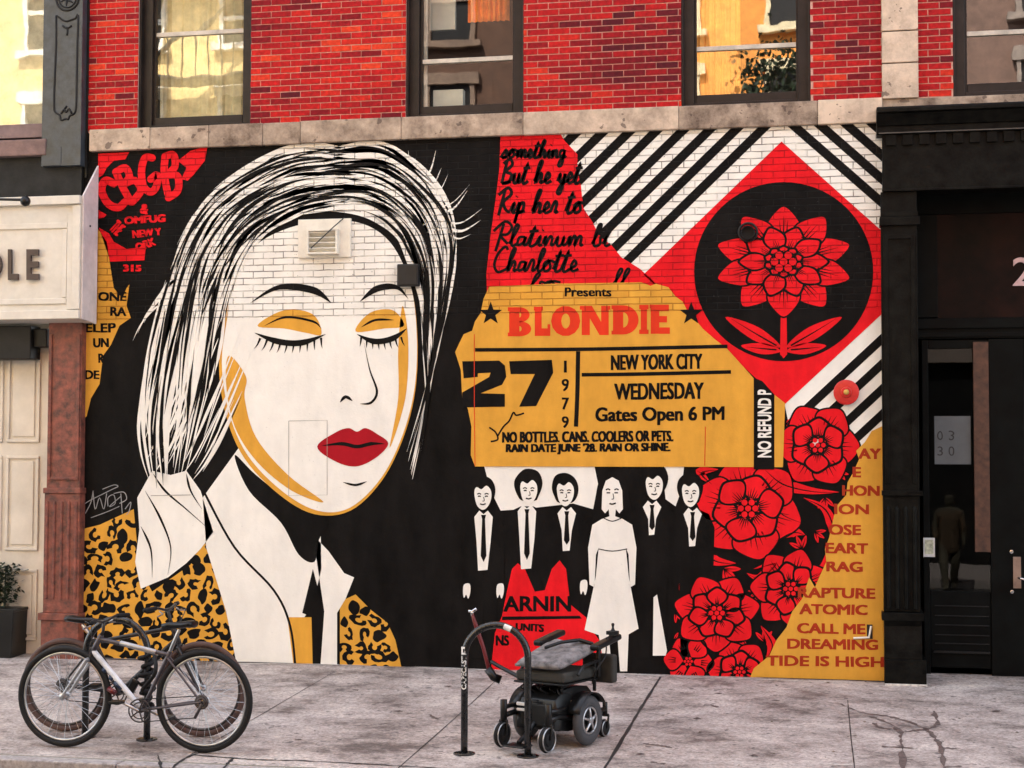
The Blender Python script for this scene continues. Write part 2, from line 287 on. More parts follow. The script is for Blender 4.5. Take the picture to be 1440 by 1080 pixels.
# flat paint shapes: given in photo pixels, laid on the wall (or another upright plane) at their real size
def smooth(pts, closed=True, n=6):
    k = len(pts); out = []
    rng = range(k) if closed else range(k-1)
    for i in rng:
        p = [pts[(i+j-1) % k] if closed else pts[min(max(i+j-1, 0), k-1)] for j in range(4)]
        for q in range(n):
            t = q/n; out.append(tuple(.5*(2*p[1][c]+(p[2][c]-p[0][c])*t+(2*p[0][c]-5*p[1][c]+4*p[2][c]-p[3][c])*t*t+(3*p[1][c]-p[0][c]-3*p[2][c]+p[3][c])*t**3) for c in (0, 1)))
    if not closed: out.append(tuple(pts[-1]))
    return out
class Paint:
    def __init__(s, lay, step=.0016, plane=0.0): s.b = MB(); s.off = plane-.003-lay*step; s.i = 0
    def poly(s, pts, sm=False, n=6, dy=0):
        p = smooth(pts, True, n) if sm else pts
        s.b.add([(x, s.off-dy, z) for x, z in (W(a, b, s.off) for a, b in p)], [tuple(range(len(p)))]); return s
    def strip(s, pts, w, n=6, dy=0, sm=True, taper=(0, 0)):
        """brush stroke; w = half width in pixels, tapered towards the ends"""
        p = smooth(pts, False, n) if sm else pts; k = len(p); L = []; R = []
        for i in range(k):
            a = p[max(i-1, 0)]; b = p[min(i+1, k-1)]; dx, dyy = b[0]-a[0], b[1]-a[1]; q = math.hypot(dx, dyy) or 1
            t = i/(k-1); ww = w
            if taper[0]: ww *= min(1, t/taper[0])
            if taper[1]: ww *= min(1, (1-t)/taper[1])
            ww = max(ww, .12)
            L.append((p[i][0]-dyy/q*ww, p[i][1]+dx/q*ww)); R.append((p[i][0]+dyy/q*ww, p[i][1]-dx/q*ww))
        pts2 = L+R; f = [(i, i+1, k+i+1, k+i) for i in range(k-1)]
        s.b.add([(x, s.off-dy, z) for x, z in (W(a, b, s.off) for a, b in pts2)], f); return s
    def disc(s, cx, cy, rx, ry=None, n=48, dy=0):
        ry = ry or rx; return s.poly([(cx+rx*cos(2*pi*i/n), cy+ry*sin(2*pi*i/n)) for i in range(n)], dy=dy)
    def build(s, name, m, parent): return s.b.build(name, m, parent, bevel=None)

FONT = bpy.data.curves.new('lettering', 'FONT'); FO = bpy.data.objects.new('lettering', FONT); COL.objects.link(FO)
def glyphs(txt, bold=0, shear=0, space=1):
    FONT.body = txt; FONT.offset = bold; FONT.shear = shear; FONT.space_character = space; FONT.resolution_u = 4
    dg = bpy.context.evaluated_depsgraph_get(); dg.update()
    me = bpy.data.meshes.new_from_object(FO.evaluated_get(dg))
    vs = [(v.co.x, v.co.y) for v in me.vertices]; fs = [tuple(p.vertices) for p in me.polygons]; bpy.data.meshes.remove(me)
    return vs, fs
def text(pb, txt, x0, y0, x1, y1, bold=0, shear=0, ang=0, space=1, skew=0):
    """fit the words to the pixel box; ang turns them, skew = fall in pixels across the width"""
    vs, fs = glyphs(txt, 0, shear, space)
    if not vs: return
    w_ = bold*20; x0 += w_; x1 -= w_; y0 += w_*.6; y1 -= w_*.6
    for q, (sx_, sy_) in enumerate(((0, 0), (w_, w_*.5), (-w_, w_*.5), (w_, -w_*.5), (-w_, -w_*.5)) if bold else ((0, 0),)): _text(pb, vs, fs, x0+sx_, y0+sy_, x1+sx_, y1+sy_, ang, skew, q*.00022)
def _text(pb, vs, fs, x0, y0, x1, y1, ang, skew, lift):
    ax, bx = min(v[0] for v in vs), max(v[0] for v in vs); ay, by = min(v[1] for v in vs), max(v[1] for v in vs)
    cx, cy = (x0+x1)/2, (y0+y1)/2; ca, sa = cos(ang), sin(ang); out = []
    for x, y in vs:
        u, v = (x-ax)/(bx-ax), (y-ay)/(by-ay)
        px, py = x0+u*(x1-x0)-cx, y1-v*(y1-y0)-cy+skew*(u-.5)
        qx, qy = cx+px*ca-py*sa, cy+px*sa+py*ca
        qx += .75*noise.noise((qx*.13, qy*.13, 4.1)); qy += .75*noise.noise((qx*.13, qy*.13, 9.7))
        q = W(qx, qy, pb.off); out.append((q[0], pb.off-lift, q[1]))
    pb.b.add(out, fs)

def clip(poly, c):                              # Sutherland-Hodgman, c convex
    def area(p): return sum(p[i][0]*p[(i+1) % len(p)][1]-p[(i+1) % len(p)][0]*p[i][1] for i in range(len(p)))
    if area(c) < 0: c = c[::-1]
    out = poly
    for i in range(len(c)):
        a, b = c[i], c[(i+1) % len(c)]; inp, out = out, []
        sd_ = lambda p: (b[0]-a[0])*(p[1]-a[1])-(b[1]-a[1])*(p[0]-a[0])
        for j in range(len(inp)):
            p, q = inp[j], inp[(j+1) % len(inp)]; sp_, sq = sd_(p), sd_(q)
            if sp_ >= 0: out.append(p)
            if (sp_ > 0 > sq) or (sp_ < 0 < sq):
                t = sp_/(sp_-sq); out.append((p[0]+(q[0]-p[0])*t, p[1]+(q[1]-p[1])*t))
        if not out: return []
    return out
def inside(p, poly):
    r = False
    for i in range(len(poly)):
        a, b = poly[i], poly[i-1]
        if (a[1] > p[1]) != (b[1] > p[1]) and p[0] < (b[0]-a[0])*(p[1]-a[1])/(b[1]-a[1])+a[0]: r = not r
    return r

# ------------------------------------------------------------------ ground
KY = G(0, 1068).y                               # outer edge of the kerb
KI = KY+.16
def ground_sheet(x0, x1, y0, y1, f):
    return [(x0, y0, f(y0)), (x1, y0, f(y0)), (x1, y1, f(y1)), (x0, y1, f(y1))]
b = MB(); b.add(ground_sheet(-40, 30, KI, .5, lambda y: SL*y), [(0, 1, 2, 3)]); struct(b.build('sidewalk', concrete()))
ROADZ = SL*KY-.15
b = MB(); xs = -40
while xs < 30:                                  # kerb stones with open joints
    ln = random.uniform(1.5, 2.1); b.box(xs, xs+ln-.008, KY, KI-.006, ROADZ-.2, SL*KI-.002+random.uniform(-.004, .002)); xs += ln
struct(b.build('kerb', M['kerb'], bevel=.012))
b = MB(); b.add([(-120, -140, ROADZ), (120, -140, ROADZ), (120, KY+.1, ROADZ), (-120, KY+.1, ROADZ)], [(0, 1, 2, 3)]); struct(b.build('road', M['asphalt']))
b = MB(); b.box(-40, 40, -60, -13.9, ROADZ-.1, ROADZ+.15); struct(b.build('far_sidewalk', M['kerb']))
def on_ground(pts, w, name, m, lift=.003, jitter=0, taper=(0, 0)):
    """a stripe on the pavement through pixel points; w = half width in metres"""
    b = MB()
    for line in pts:
        P = [G(*p) for p in smooth(line, False, 8)]; k = len(P); L = []; R = []
        for i in range(k):
            d = (P[min(i+1, k-1)]-P[max(i-1, 0)]).normalized(); nn = Vector((-d.y, d.x, 0)); t = i/max(1, k-1)
            ww = w*(1+jitter*random.uniform(-1, 1))
            if taper[0]: ww *= max(.15, min(1, t/taper[0]))
            if taper[1]: ww *= max(.15, min(1, (1-t)/taper[1]))
            j = nn*random.uniform(-1, 1)*w*jitter*.6
            for S, sg in ((L, 1), (R, -1)):
                q = P[i]+nn*ww*sg+j; S.append((q.x, q.y, SL*q.y+lift))
        b.add(L+R, [(i, i+1, k+i+1, k+i) for i in range(k-1)])
    return struct(b.build(name, m))
on_ground([[(929, 952), (905, 990), (880, 1032), (846, 1088)]], .013, 'tar_seam', M['tar'], jitter=.35)
on_ground([[(470, 945), (345, 1018), (250, 1072)], [(702, 953), (640, 1010), (556, 1084)], [(1192, 985), (1197, 1040), (1203, 1090)]], .004, 'slab_joint', M['tar'], jitter=.3)
on_ground([[(232, 1092), (250, 1074), (272, 1062), (300, 1052), (318, 1045)], [(272, 1062), (350, 1068), (440, 1071), (570, 1078), (680, 1084)], [(305, 1090), (322, 1072), (330, 1066)], [(222, 1062), (228, 1085)]], .011, 'slab_crack', M['tar'], .0035, .7)
on_ground([[(1180, 990), (1215, 1003), (1250, 1008), (1290, 1020), (1312, 1034), (1325, 1058), (1330, 1095)], [(1225, 1008), (1262, 1025), (1268, 1050), (1271, 1095)], [(1268, 1030), (1300, 1026), (1318, 1018), (1312, 1000)], [(1228, 1017), (1240, 1024), (1262, 1026)], [(1240, 1050), (1290, 1053)], [(1322, 1052), (1345, 1053)]], .016, 'spill_stain', M['stain'], .0032, .9)
on_ground([[(905, 1046), (930, 1049), (945, 1052)], [(915, 1072), (935, 1075)], [(1328, 1079), (1352, 1078)], [(604, 1005), (612, 1010), (618, 1012)], [(1000, 992), (1010, 995)], [(1290, 965), (1305, 967)]], .012, 'gum_spots', M['stain'], .0038, .8)
on_ground([[(300, 933), (420, 934), (560, 937), (700, 943)], [(840, 946), (960, 952), (1100, 957), (1245, 963)], [(1150, 1074), (1185, 1076), (1200, 1075)], [(1245, 960), (1300, 962)]], .012, 'wall_foot_dust', M['pale_chip'], .0041, .9)

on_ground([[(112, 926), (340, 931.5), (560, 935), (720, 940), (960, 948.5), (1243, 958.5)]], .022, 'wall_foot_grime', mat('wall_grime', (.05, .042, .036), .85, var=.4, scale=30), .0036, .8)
random.seed(12)
lit = MB()
for i in range(90):                              # grit, leaf scraps and paper bits on the pavement
    px = random.uniform(-20, 1460); py = random.choice((random.uniform(945, 1080), random.uniform(935, 975)))
    g_ = G(px, py)
    if g_.y > -.03: continue
    a = random.uniform(0, 6.28); L_ = random.uniform(.006, .022); w_ = L_*random.uniform(.3, .7)
    lit.add([(g_.x+L_*cos(a), g_.y+L_*sin(a), g_.z+.006), (g_.x-w_*sin(a), g_.y+w_*cos(a), g_.z+.012), (g_.x-L_*cos(a), g_.y-L_*sin(a), g_.z+.006), (g_.x+w_*sin(a), g_.y-w_*cos(a), g_.z+.005)], [(0, 1, 2, 3)])
o_ = lit.build('litter', mat('litter_scraps', (.16, .11, .07), .8, var=.5, scale=3)); o_['kind'] = 'stuff'
for (cx_, cy_, w_) in ((560, 1000, .03), (420, 1040, .022), (980, 1010, .028), (1060, 1062, .03), (1090, 985, .022), (900, 1060, .02), (630, 965, .02), (1400, 1000, .03), (500, 970, .018), (1010, 975, .02)):
    on_ground([[(cx_-3, cy_), (cx_, cy_+.6), (cx_+4, cy_)]], w_, 'gum_spot', M['stain'], .0034, .3)

# ------------------------------------------------------------------ the brick building
XL = WX(121, 200); XR = WX(1242, 500)
ZS0, ZS1 = WZ(720, 192), WZ(720, 160)           # stone course under the windows
ZT = WZ(720, 0)+.55                             # brickwork modelled up to here (above the frame)
TOP = 15.0; XEND = 9.0
bb = thing('brick_building', 'red brick building above the painted wall, with brown-black windows on a worn stone course', 'building', (-3, .2, 0))
b = MB(); b.box(XL-.1, XR+.3, 0, .4, -.5, ZS0+.02); b.build('ground_floor_wall', BLACK, bb)
opens = []                                      # window openings in x
for l_, r_ in ((193, 352), (570, 736), (958, 1140), (1341, 1530)):
    opens.append((WX(l_, 150), WX(r_, 150)))
qx0, qx1 = WX(1240, 80), WX(1291, 80)
piers = [(XL, opens[0][0]), (opens[0][1], opens[1][0]), (opens[1][1], opens[2][0]), (opens[2][1], qx0), (qx1, opens[3][0]), (opens[3][1], XEND)]
bk = MB(); CH, BP = .0640, .2125
for a, c in piers:
    mo = MB(); mo.box(a+.002, c-.002, .007, .4, ZS1-.02, ZT); mo.build('brick_pier', MORTAR, bb)
    k = 0; z = ZS1+.004
    while z < ZT:
        off = (BP/2 if k % 2 else 0)+.004*noise.noise((k*1.7, 0, 3)); x = math.floor((a-XL-off)/BP)*BP+XL+off
        while x < c:
            x0, x1 = max(x, a), min(x+BP-.0095, c)
            if x1-x0 > .018:
                cx = (x0+x1)/2
                t = .60+.5*noise.noise((cx*.55, k*.06, 1.3))+random.gauss(0, .17)
                if random.random() < .035: t -= .4
                t = min(1, max(0, t)); y0 = random.uniform(-.002, .002); j = lambda: random.uniform(-.0012, .0012)
                z1 = z+CH-.0105
                v = [(x0+j(), y0, z+j()), (x1+j(), y0+j(), z+j()), (x1+j(), y0, z1+j()), (x0+j(), y0+j(), z1+j())]
                v += [(p[0], .012, p[2]) for p in v]
                bk.add(v, [(0, 1, 2, 3), (0, 4, 5, 1), (1, 5, 6, 2), (2, 6, 7, 3), (3, 7, 4, 0)], t)
            x += BP
        z += CH; k += 1
bk.build('brickwork', BRICK, bb)
b = MB(); b.box(XL, XEND, .0, .4, ZT+.002, TOP); b.build('upper_wall', far_brick('far_red_brick', (.30, .02, .02), (.2, .015, .02), (.5, .35, .3)), bb)
b = MB(); b.box(XL, XEND, .4, 6, TOP-.3, TOP); b.box(XL, XEND, 3.2, 3.4, ZS1-.3, TOP-.3); b.box(XL, XEND, .41, 3.2, ZS1-.35, ZS1-.15); b.build('interior', M['room'], bb)
# stone course
b = MB(); js = [129, 214, 296, 372, 425, 566, 737, 955, 1150, 1241]; tn = [.74, .55, .32, .28, .45, .42, .62, .30, .86]
for i in range(len(tn)):
    x0, x1 = WX(js[i], 178), WX(js[i+1], 178)
    b.box(x0+.0015, x1-.0015, -.055+random.uniform(-.006, .006), .05, ZS0+random.uniform(-.006, .004), ZS1+random.uniform(-.004, .003), tn[i])
b.box(WX(1241, 178), XEND, -.02, .05, ZS0-.02, ZS1-.01, .4)
b.build('stone_course', STONE, bb, bevel=.008)
b = MB(); z = ZS1-.01
for zt, t in ((WZ(1265, 89), .80), (WZ(1265, 44), .84), (ZT-.5, .86), (ZT, .8)):
    b.box(qx0, qx1, -.045, .05, z, zt-.012, t); b.box(qx0+.004, qx1-.004, -.02, .05, zt-.012, zt, .05); z = zt
b.build('stone_pilaster', STONE, bb, bevel=.006)
# windows
GL = glass('window_glass', .16, (.9, .93, .9), wave=.010, scale=1.7); GL2 = glass('clear_window_glass', .10, (.9, .93, .9), wave=.010)
rails = [46, 84, 66, 46]
for i, (x0, x1) in enumerate(opens):
    b = MB(); fw = .115; zb = ZS1+.002
    b.box(x0, x0+fw, .10, .3, zb, ZT); b.box(x1-fw, x1, .10, .3, zb, ZT); b.box(x0+fw, x1-fw, .095, .3, zb, zb+.05)
    b.box(x0, x0+.02, .03, .10, zb, ZT); b.box(x1-.02, x1, .03, .10, zb, ZT)
    f = b.build('window', M['frame'], bb, bevel=.004)
    f['label'] = ['window with a brown-black frame and pale yellow reflections', 'window with an orange curtain behind its upper sash', 'window with orange and cream reflections', 'window above the black storefront'][i]
    zr = WZ(720, rails[i]+ (45 if i == 3 else 0)*0) ; 
    cx = (x0+x1)/2
    pr = {0: 285, 1: 660, 2: 1050, 3: 1400}[i]; zr = WZ(pr, rails[i], .15)
    s = MB(); s.box(x0+fw, x0+fw+.022, .14, .2, zb+.05, ZT); s.box(x1-fw-.022, x1-fw, .14, .2, zb+.05, ZT); s.box(x0+fw+.022, x1-fw-.022, .135, .2, zb+.052, zb+.135)
    s.build('sash', M['frame'], f, bevel=.003)
    s = MB(); s.box(x0+fw+.022, x1-fw-.022, .145, .2, zr-.022, zr+.022); s.build('meeting_rail', M['pale'], f, bevel=.003)
    g = MB(); g.add([(x0+fw, .17, zb+.13), (x1-fw, .17, zb+.13), (x1-fw, .17, zr), (x0+fw, .17, zr)], [(0, 1, 2, 3)])
    g.add([(x0+fw, .162, zr), (x1-fw, .162, zr), (x1-fw, .168, ZT), (x0+fw, .168, ZT)], [(0, 1, 2, 3)])
    g.build('pane', GL2 if i == 1 else GL, f)
    if i == 1:                                  # things standing right behind the middle window
        c = MB(); n_ = 24
        cx0, cx1 = WX(658, 10, .4), WX(716, 10, .4); zc = WZ(690, 30, .4)
        v = [(cx0+(cx1-cx0)*q/n_, .4+.02*sin(q*1.9), zz) for zz in (zc, ZT) for q in range(n_+1)]
        c.add(v, [(q, q+1, n_+2+q, n_+1+q) for q in range(n_)]); c.build('backdrop', M['orange'], f)
        c = MB(); c.box(WX(604, 20, .45), WX(640, 20, .45), .45, .5, WZ(620, 42, .45), ZT); c.box(WX(609, 130, .35), WX(651, 130, .35), .35, .45, ZS1+.05, WZ(630, 126, .35)); c.build('board', M['sign'], f, bevel=.004)
        c = MB(); c.box(WX(594, 80, .23), WX(601, 80, .23), .215, .25, ZS1+.1, ZT); c.build('blind_edge', M['pale'], f)
    else:
        c = MB(); yb = .34; nn = 40             # added sheet
        if i in (0, 2):
            xa, xb = (x0+.1, x1-.1) if i == 0 else (x0+.1, x0+.55)
            v = [(xa+(xb-xa)*q/nn, yb+.012*sin(q*.9)+.006*sin(q*2.3), zz) for zz in (zb, ZT) for q in range(nn+1)]
            c.add(v, [(q, q+1, nn+2+q, nn+1+q) for q in range(nn)]); c.build('backdrop', mat('reflection_tint', (.75, .62, .36) if i == 0 else (.85, .4, .1), .8), f)

# ------------------------------------------------------------------ the mural
mu = thing('wall_mural', 'huge red, black, cream and ochre mural covering the ground floor brick wall', 'mural', (-3, -.01, 0))
# stripes round the diamond
s1 = Paint(1); s2 = Paint(2)
ul = [(780, 165), (1112, 165), (1099, 202), (908, 388), (780, 300)]
s1.poly(ul)
dx, dy_ = (1099-908), (202-388); q = math.hypot(dx, dy_); ux, uy = dx/q, dy_/q; nx, ny = uy, -ux      # unit along, normal pointing up-left
if nx > 0: nx, ny = -nx, -ny
d = 27.0
while d < 260:
    st = [(908+ux*t+nx*e, 388+uy*t+ny*e) for t, e in ((-250, d), (500, d), (500, d+12.6), (-250, d+12.6))]
    c = clip(st, ul)
    if c: s2.poly(c)
    d += 25.6
ur = [(1112, 165), (1250, 160), (1250, 334), (1099, 202)]; s1.poly(ur)
dx, dy_ = (1240-1099), (325-202); q = math.hypot(dx, dy_); ux, uy = dx/q, dy_/q; nx, ny = uy, -ux
d = 24.0
while d < 200:
    st = [(1099+ux*t+nx*e, 202+uy*t+ny*e) for t, e in ((-200, d), (400, d), (400, d+12.8), (-200, d+12.8))]
    c = clip(st, ur)
    if c: s2.poly(c)
    d += 25
lr = [(1103, 567), (1250, 431), (1250, 620), (1160, 640), (1110, 600)]; s1.poly(lr)
dx, dy_ = (1240-1103), (440-567); q = math.hypot(dx, dy_); ux, uy = dx/q, dy_/q; nx, ny = -uy, ux
d = 21.0
while d < 160:
    st = [(1103+ux*t+nx*e, 567+uy*t+ny*e) for t, e in ((-200, d), (400, d), (400, d+12), (-200, d+12))]
    c = clip(st, lr)
    if c: s2.poly(c)
    d += 26
stp = s1.build('striped_border', WHITE, mu); s2.build('black_stripe', BLACK, stp)
# diamond and medallion with a plain flower
p = Paint(3); p.poly([(905, 386), (1099, 199), (1246, 330), (1246, 436), (1103, 569)]); dm = p.build('red_diamond', RED, mu)
p = Paint(4); p.disc(1102, 382, 126, 126, 72); md = p.build('medallion', BLACK, dm)
def petal(cx, cy, a, r0, r1, w):
    ca, sa = cos(a), sin(a); P = [(r0, 0), (r0+(r1-r0)*.3, w*.8), (r0+(r1-r0)*.6, w), (r0+(r1-r0)*.86, w*.55), (r1, 0), (r0+(r1-r0)*.86, -w*.55), (r0+(r1-r0)*.6, -w), (r0+(r1-r0)*.3, -w*.8)]
    return [(cx+x*ca-y*sa, cy+x*sa+y*ca) for x, y in P]
def flower(pr, pv, cx, cy, r, n, rot=0, rings=2, squash=1.0, veins=3, i0=0):
    for k in range(rings):
        rr = r*(1-.36*k); r0 = r*.16
        for i in range(n):
            a = rot+(i+.5*k)*2*pi/n
            w = rr*math.tan(pi/n)*.74
            pt = [(x, cy+(y-cy)*squash) for x, y in petal(cx, cy, a, r0, rr, w)]
            ot = [(x, cy+(y-cy)*squash) for x, y in petal(cx, cy, a, r0-1.5, rr+2.5, w+2.2)]
            lev = (i0+k*2+(i % 2))*.0004
            if k: pv.poly(ot, True, 4, dy=lev+.0002)
            pr.poly(pt, True, 4, dy=lev+(.0004 if k else 0)); pv.strip(pt+[pt[0]], 1.25, 4, dy=lev+(.0007 if k else .0003))
            for v in range(-veins//2+1, veins//2+1):
                aa = a+v*.5*math.atan2(w, rr)*.7
                q0, q1 = (r*.2 if k else r*.5), rr*(.66-.07*abs(v))+(0 if k else r*.16)
                pv.strip([(cx+q0*cos(aa), cy+q0*sin(aa)*squash), (cx+q1*cos(aa), cy+q1*sin(aa)*squash)], 1.1, 2, dy=lev+.0008, sm=False, taper=(0, .9))
    for i in range(7):
        a = i*2*pi/6; q = 0 if i == 6 else r*.13
        pr.disc(cx+q*cos(a), cy+q*sin(a)*squash, r*.055, n=10, dy=.0034)
pr = Paint(5); pv = Paint(5)
flower(pr, pv, 1102, 368, 98, 10, -pi/2, 3, .80, 3)
pr.poly([(1098, 440), (1106, 440), (1107, 498), (1102, 504), (1097, 498)], dy=-.0004)
for sx in (-1, 1):
    for (x0_, y0_, x1_, y1_, w_) in ((4, 488, 82, 446, 11), (4, 494, 60, 486, 8)):
        lf = [(1102+sx*x0_, y0_), (1102+sx*(x0_+(x1_-x0_)*.4), y0_+(y1_-y0_)*.4-w_), (1102+sx*x1_, y1_), (1102+sx*(x0_+(x1_-x0_)*.5), y0_+(y1_-y0_)*.5+w_)]
        pr.poly(lf, True, 6, dy=-.0006); pv.strip([(1102+sx*(x0_+6), y0_-2), (1102+sx*(x0_+(x1_-x0_)*.5), y0_+(y1_-y0_)*.5), (1102+sx*(x1_-8), y1_+2)], 1.1, 4, dy=-.0003, taper=(0, .7))
pr.build('painted_flower', RED, md); pv.build('flower_outline', BLACK, md)
# red panel with handwriting
p = Paint(3); p.poly([(704, 180), (783, 180), (794, 198), (812, 217), (812, 240), (817, 262), (820, 292), (833, 312), (842, 330), (860, 345), (874, 362), (900, 378), (915, 392), (950, 425), (990, 470), (960, 470), (685, 420), (684, 385), (690, 330), (697, 280), (702, 240)])
rp = p.build('red_panel', RED, mu)
CUR = {  # small joined hand: strokes per letter, x advance
 's': ([[(0, 0), (.3, .5), (.35, .1), (.1, 0), (.5, .05)]], .5), 'o': ([[(0, .1), (.3, .5), (.05, .35), (.15, .02), (.4, .15), (.3, .48), (.6, .4)]], .55), 'm': ([[(0, .1), (.1, .48), (.12, 0), (.25, .45), (.36, .4), (.36, 0), (.5, .45), (.62, .4), (.62, .05), (.75, .08)]], .75),
 'e': ([[(0, .08), (.32, .3), (.2, .5), (.08, .25), (.2, .02), (.48, .12)]], .45), 't': ([[(0, .1), (.25, .95), (.12, .1), (.25, 0), (.42, .12)], [(0, .68), (.42, .72)]], .4), 'h': ([[(0, .1), (.28, .9), (.2, 1.02), (.1, .7), (.08, 0), (.28, .45), (.4, .35), (.38, .03), (.55, .1)]], .55),
 'i': ([[(0, .1), (.15, .48), (.14, .05), (.3, .06)], [(.2, .72), (.23, .76)]], .3), 'n': ([[(0, .1), (.1, .48), (.12, 0), (.28, .45), (.4, .35), (.4, .04), (.55, .1)]], .55), 'g': ([[(.35, .42), (.1, .42), (.1, .05), (.35, .2), (.36, .45), (.32, -.4), (.1, -.45), (.2, -.1), (.55, .12)]], .55),
 'u': ([[(0, .1), (.1, .45), (.12, .05), (.3, .05), (.38, .45), (.38, .05), (.55, .1)]], .55), 'y': ([[(0, .1), (.1, .45), (.14, .08), (.3, .1), (.4, .45), (.3, -.4), (.1, -.42), (.22, -.1), (.5, .1)]], .5), 'p': ([[(0, .1), (.15, .5), (.05, -.45), (.15, .3), (.35, .48), (.38, .15), (.15, .02), (.5, .1)]], .5),
 'r': ([[(0, .1), (.15, .52), (.28, .42), (.26, .05), (.42, .1)]], .42), 'l': ([[(0, .1), (.3, .85), (.2, 1.0), (.1, .6), (.14, .02), (.35, .1)]], .33), 'a': ([[(.36, .42), (.1, .4), (.06, .05), (.3, .15), (.38, .45), (.36, .05), (.52, .1)]], .5), 'b': ([[(0, .1), (.28, .9), (.18, 1.0), (.08, .5), (.1, .02), (.35, .08), (.34, .42), (.5, .38)]], .48),
 'B': ([[(.1, 0), (.2, 1.05)], [(.0, .9), (.35, 1.1), (.55, .85), (.25, .55), (.6, .4), (.5, .05), (.1, 0), (.65, .1)]], .7), 'R': ([[(.1, -.1), (.22, 1.05)], [(-.1, .8), (.35, 1.12), (.6, .85), (.25, .5), (.45, .15), (.7, .05)]], .7), 'P': ([[(.1, -.25), (.26, 1.05)], [(-.15, .7), (.3, 1.15), (.65, .9), (.5, .55), (.2, .5), (.6, .1)]], .65), 'C': ([[(.6, .95), (.45, 1.1), (.15, .8), (.05, .3), (.3, -.02), (.7, .12)]], .7)}
def hand(txt, x, y, size, width, w=1.8):
    pw = Paint(4)
    tot = sum(CUR[c][1] if c in CUR else .4 for c in txt); sx = width/tot
    for c in txt:
        if c in CUR:
            for stt in CUR[c][0]:
                pw.i += 1
                pw.strip([(x+px_*sx+py_*size*.18, y-py_*size) for px_, py_ in stt], w, 4, dy=.0003*(pw.i % 4))
            x += CUR[c][1]*sx
        else: x += .4*sx
    pw.build('handwritten_line', BLACK, rp)
hand('something', 704, 222, 24, 92, 2.0); hand('But he yet', 703, 258, 31, 112, 2.2); hand('Rip her to', 699, 300, 32, 120, 2.2); hand('Platinum bl', 695, 346, 30, 162, 2.0); hand('Charlotte', 692, 382, 32, 120, 2.0); hand('bo', 745, 405, 20, 40); hand('ll', 862, 402, 24, 20)
# ochre ticket
p = Paint(7); p.poly([(688, 403), (780, 399), (902, 397), (915, 402), (922, 399), (940, 404), (950, 417), (960, 424), (968, 440), (980, 452), (988, 462), (1004, 476), (1023, 491), (1042, 512), (1060, 532), (1104, 567), (1101, 657), (990, 656.5), (668, 656), (662, 640), (663, 600), (658, 575), (650, 560), (648, 520), (640, 495), (652, 470), (664, 465), (668, 452), (676, 440), (680, 420)])
tk = p.build('ticket_panel', OCHRE, mu); tk['label'] = 'ochre torn concert ticket with black and red lettering'
p = Paint(8)
text(p, 'Presents', 794, 404, 860, 417, .03); 
p.strip([(668, 492), (830, 491), (1023, 487)], 2.6, 4); p.strip([(813, 494), (812, 550), (810, 600)], 3.0, 4); p.strip([(818, 527), (900, 526), (1028, 523)], 2.6, 4)
text(p, 'NEW YORK CITY', 859, 498, 988, 520, .05, skew=-2); text(p, 'WEDNESDAY', 864, 538, 990, 562, .05, skew=-2); text(p, 'Gates Open 6 PM', 837, 572, 1019, 598, .05, skew=-2)
text(p, 'NO BOTTLES. CANS. COOLERS OR PETS.', 706, 606, 947, 622, .05, skew=-2); text(p, "RAIN DATE JUNE '28. RAIN OR SHINE.", 711, 623, 943, 639, .05, skew=-2)
for i, c in enumerate('1979'): text(p, c, 790+(3 if c == '1' else 0), 507+26*i, 800-(3 if c == '1' else 0), 524+26*i, .03)
p.poly([(650, 508), (702, 507), (710, 514), (712, 530), (706, 541), (676, 553), (710, 554), (710, 572), (650, 573), (650, 552), (688, 530), (690, 524), (672, 525), (672, 530), (652, 532)])
p.poly([(716, 508), (776, 506), (778, 524), (754, 571), (730, 572), (752, 526), (718, 526)])
p.strip([(688, 601), (697, 608), (700, 618), (690, 621)], 1.2, 4); p.strip([(700, 613), (708, 600), (716, 592), (722, 580), (726, 584), (737, 581)], 1.2, 4)
for cx, cy in ((690, 441), (972, 441)):
    p.poly([(cx+(17 if i % 2 == 0 else 7)*sin(i*pi/5), cy-(17 if i % 2 == 0 else 7)*cos(i*pi/5)) for i in range(10)])
p.poly([(1060, 531), (1072, 536), (1089, 555), (1089, 660), (1060, 660)])
p.build('ticket_lettering', BLACK, tk)
p = Paint(9.2); text(p, 'NO REFUND P', 1027, 586, 1123, 605, .04, ang=-pi/2); p.build('refund_lettering', WHITE, tk)
p = Paint(8)     # BLONDIE in heavy block letters with slabs
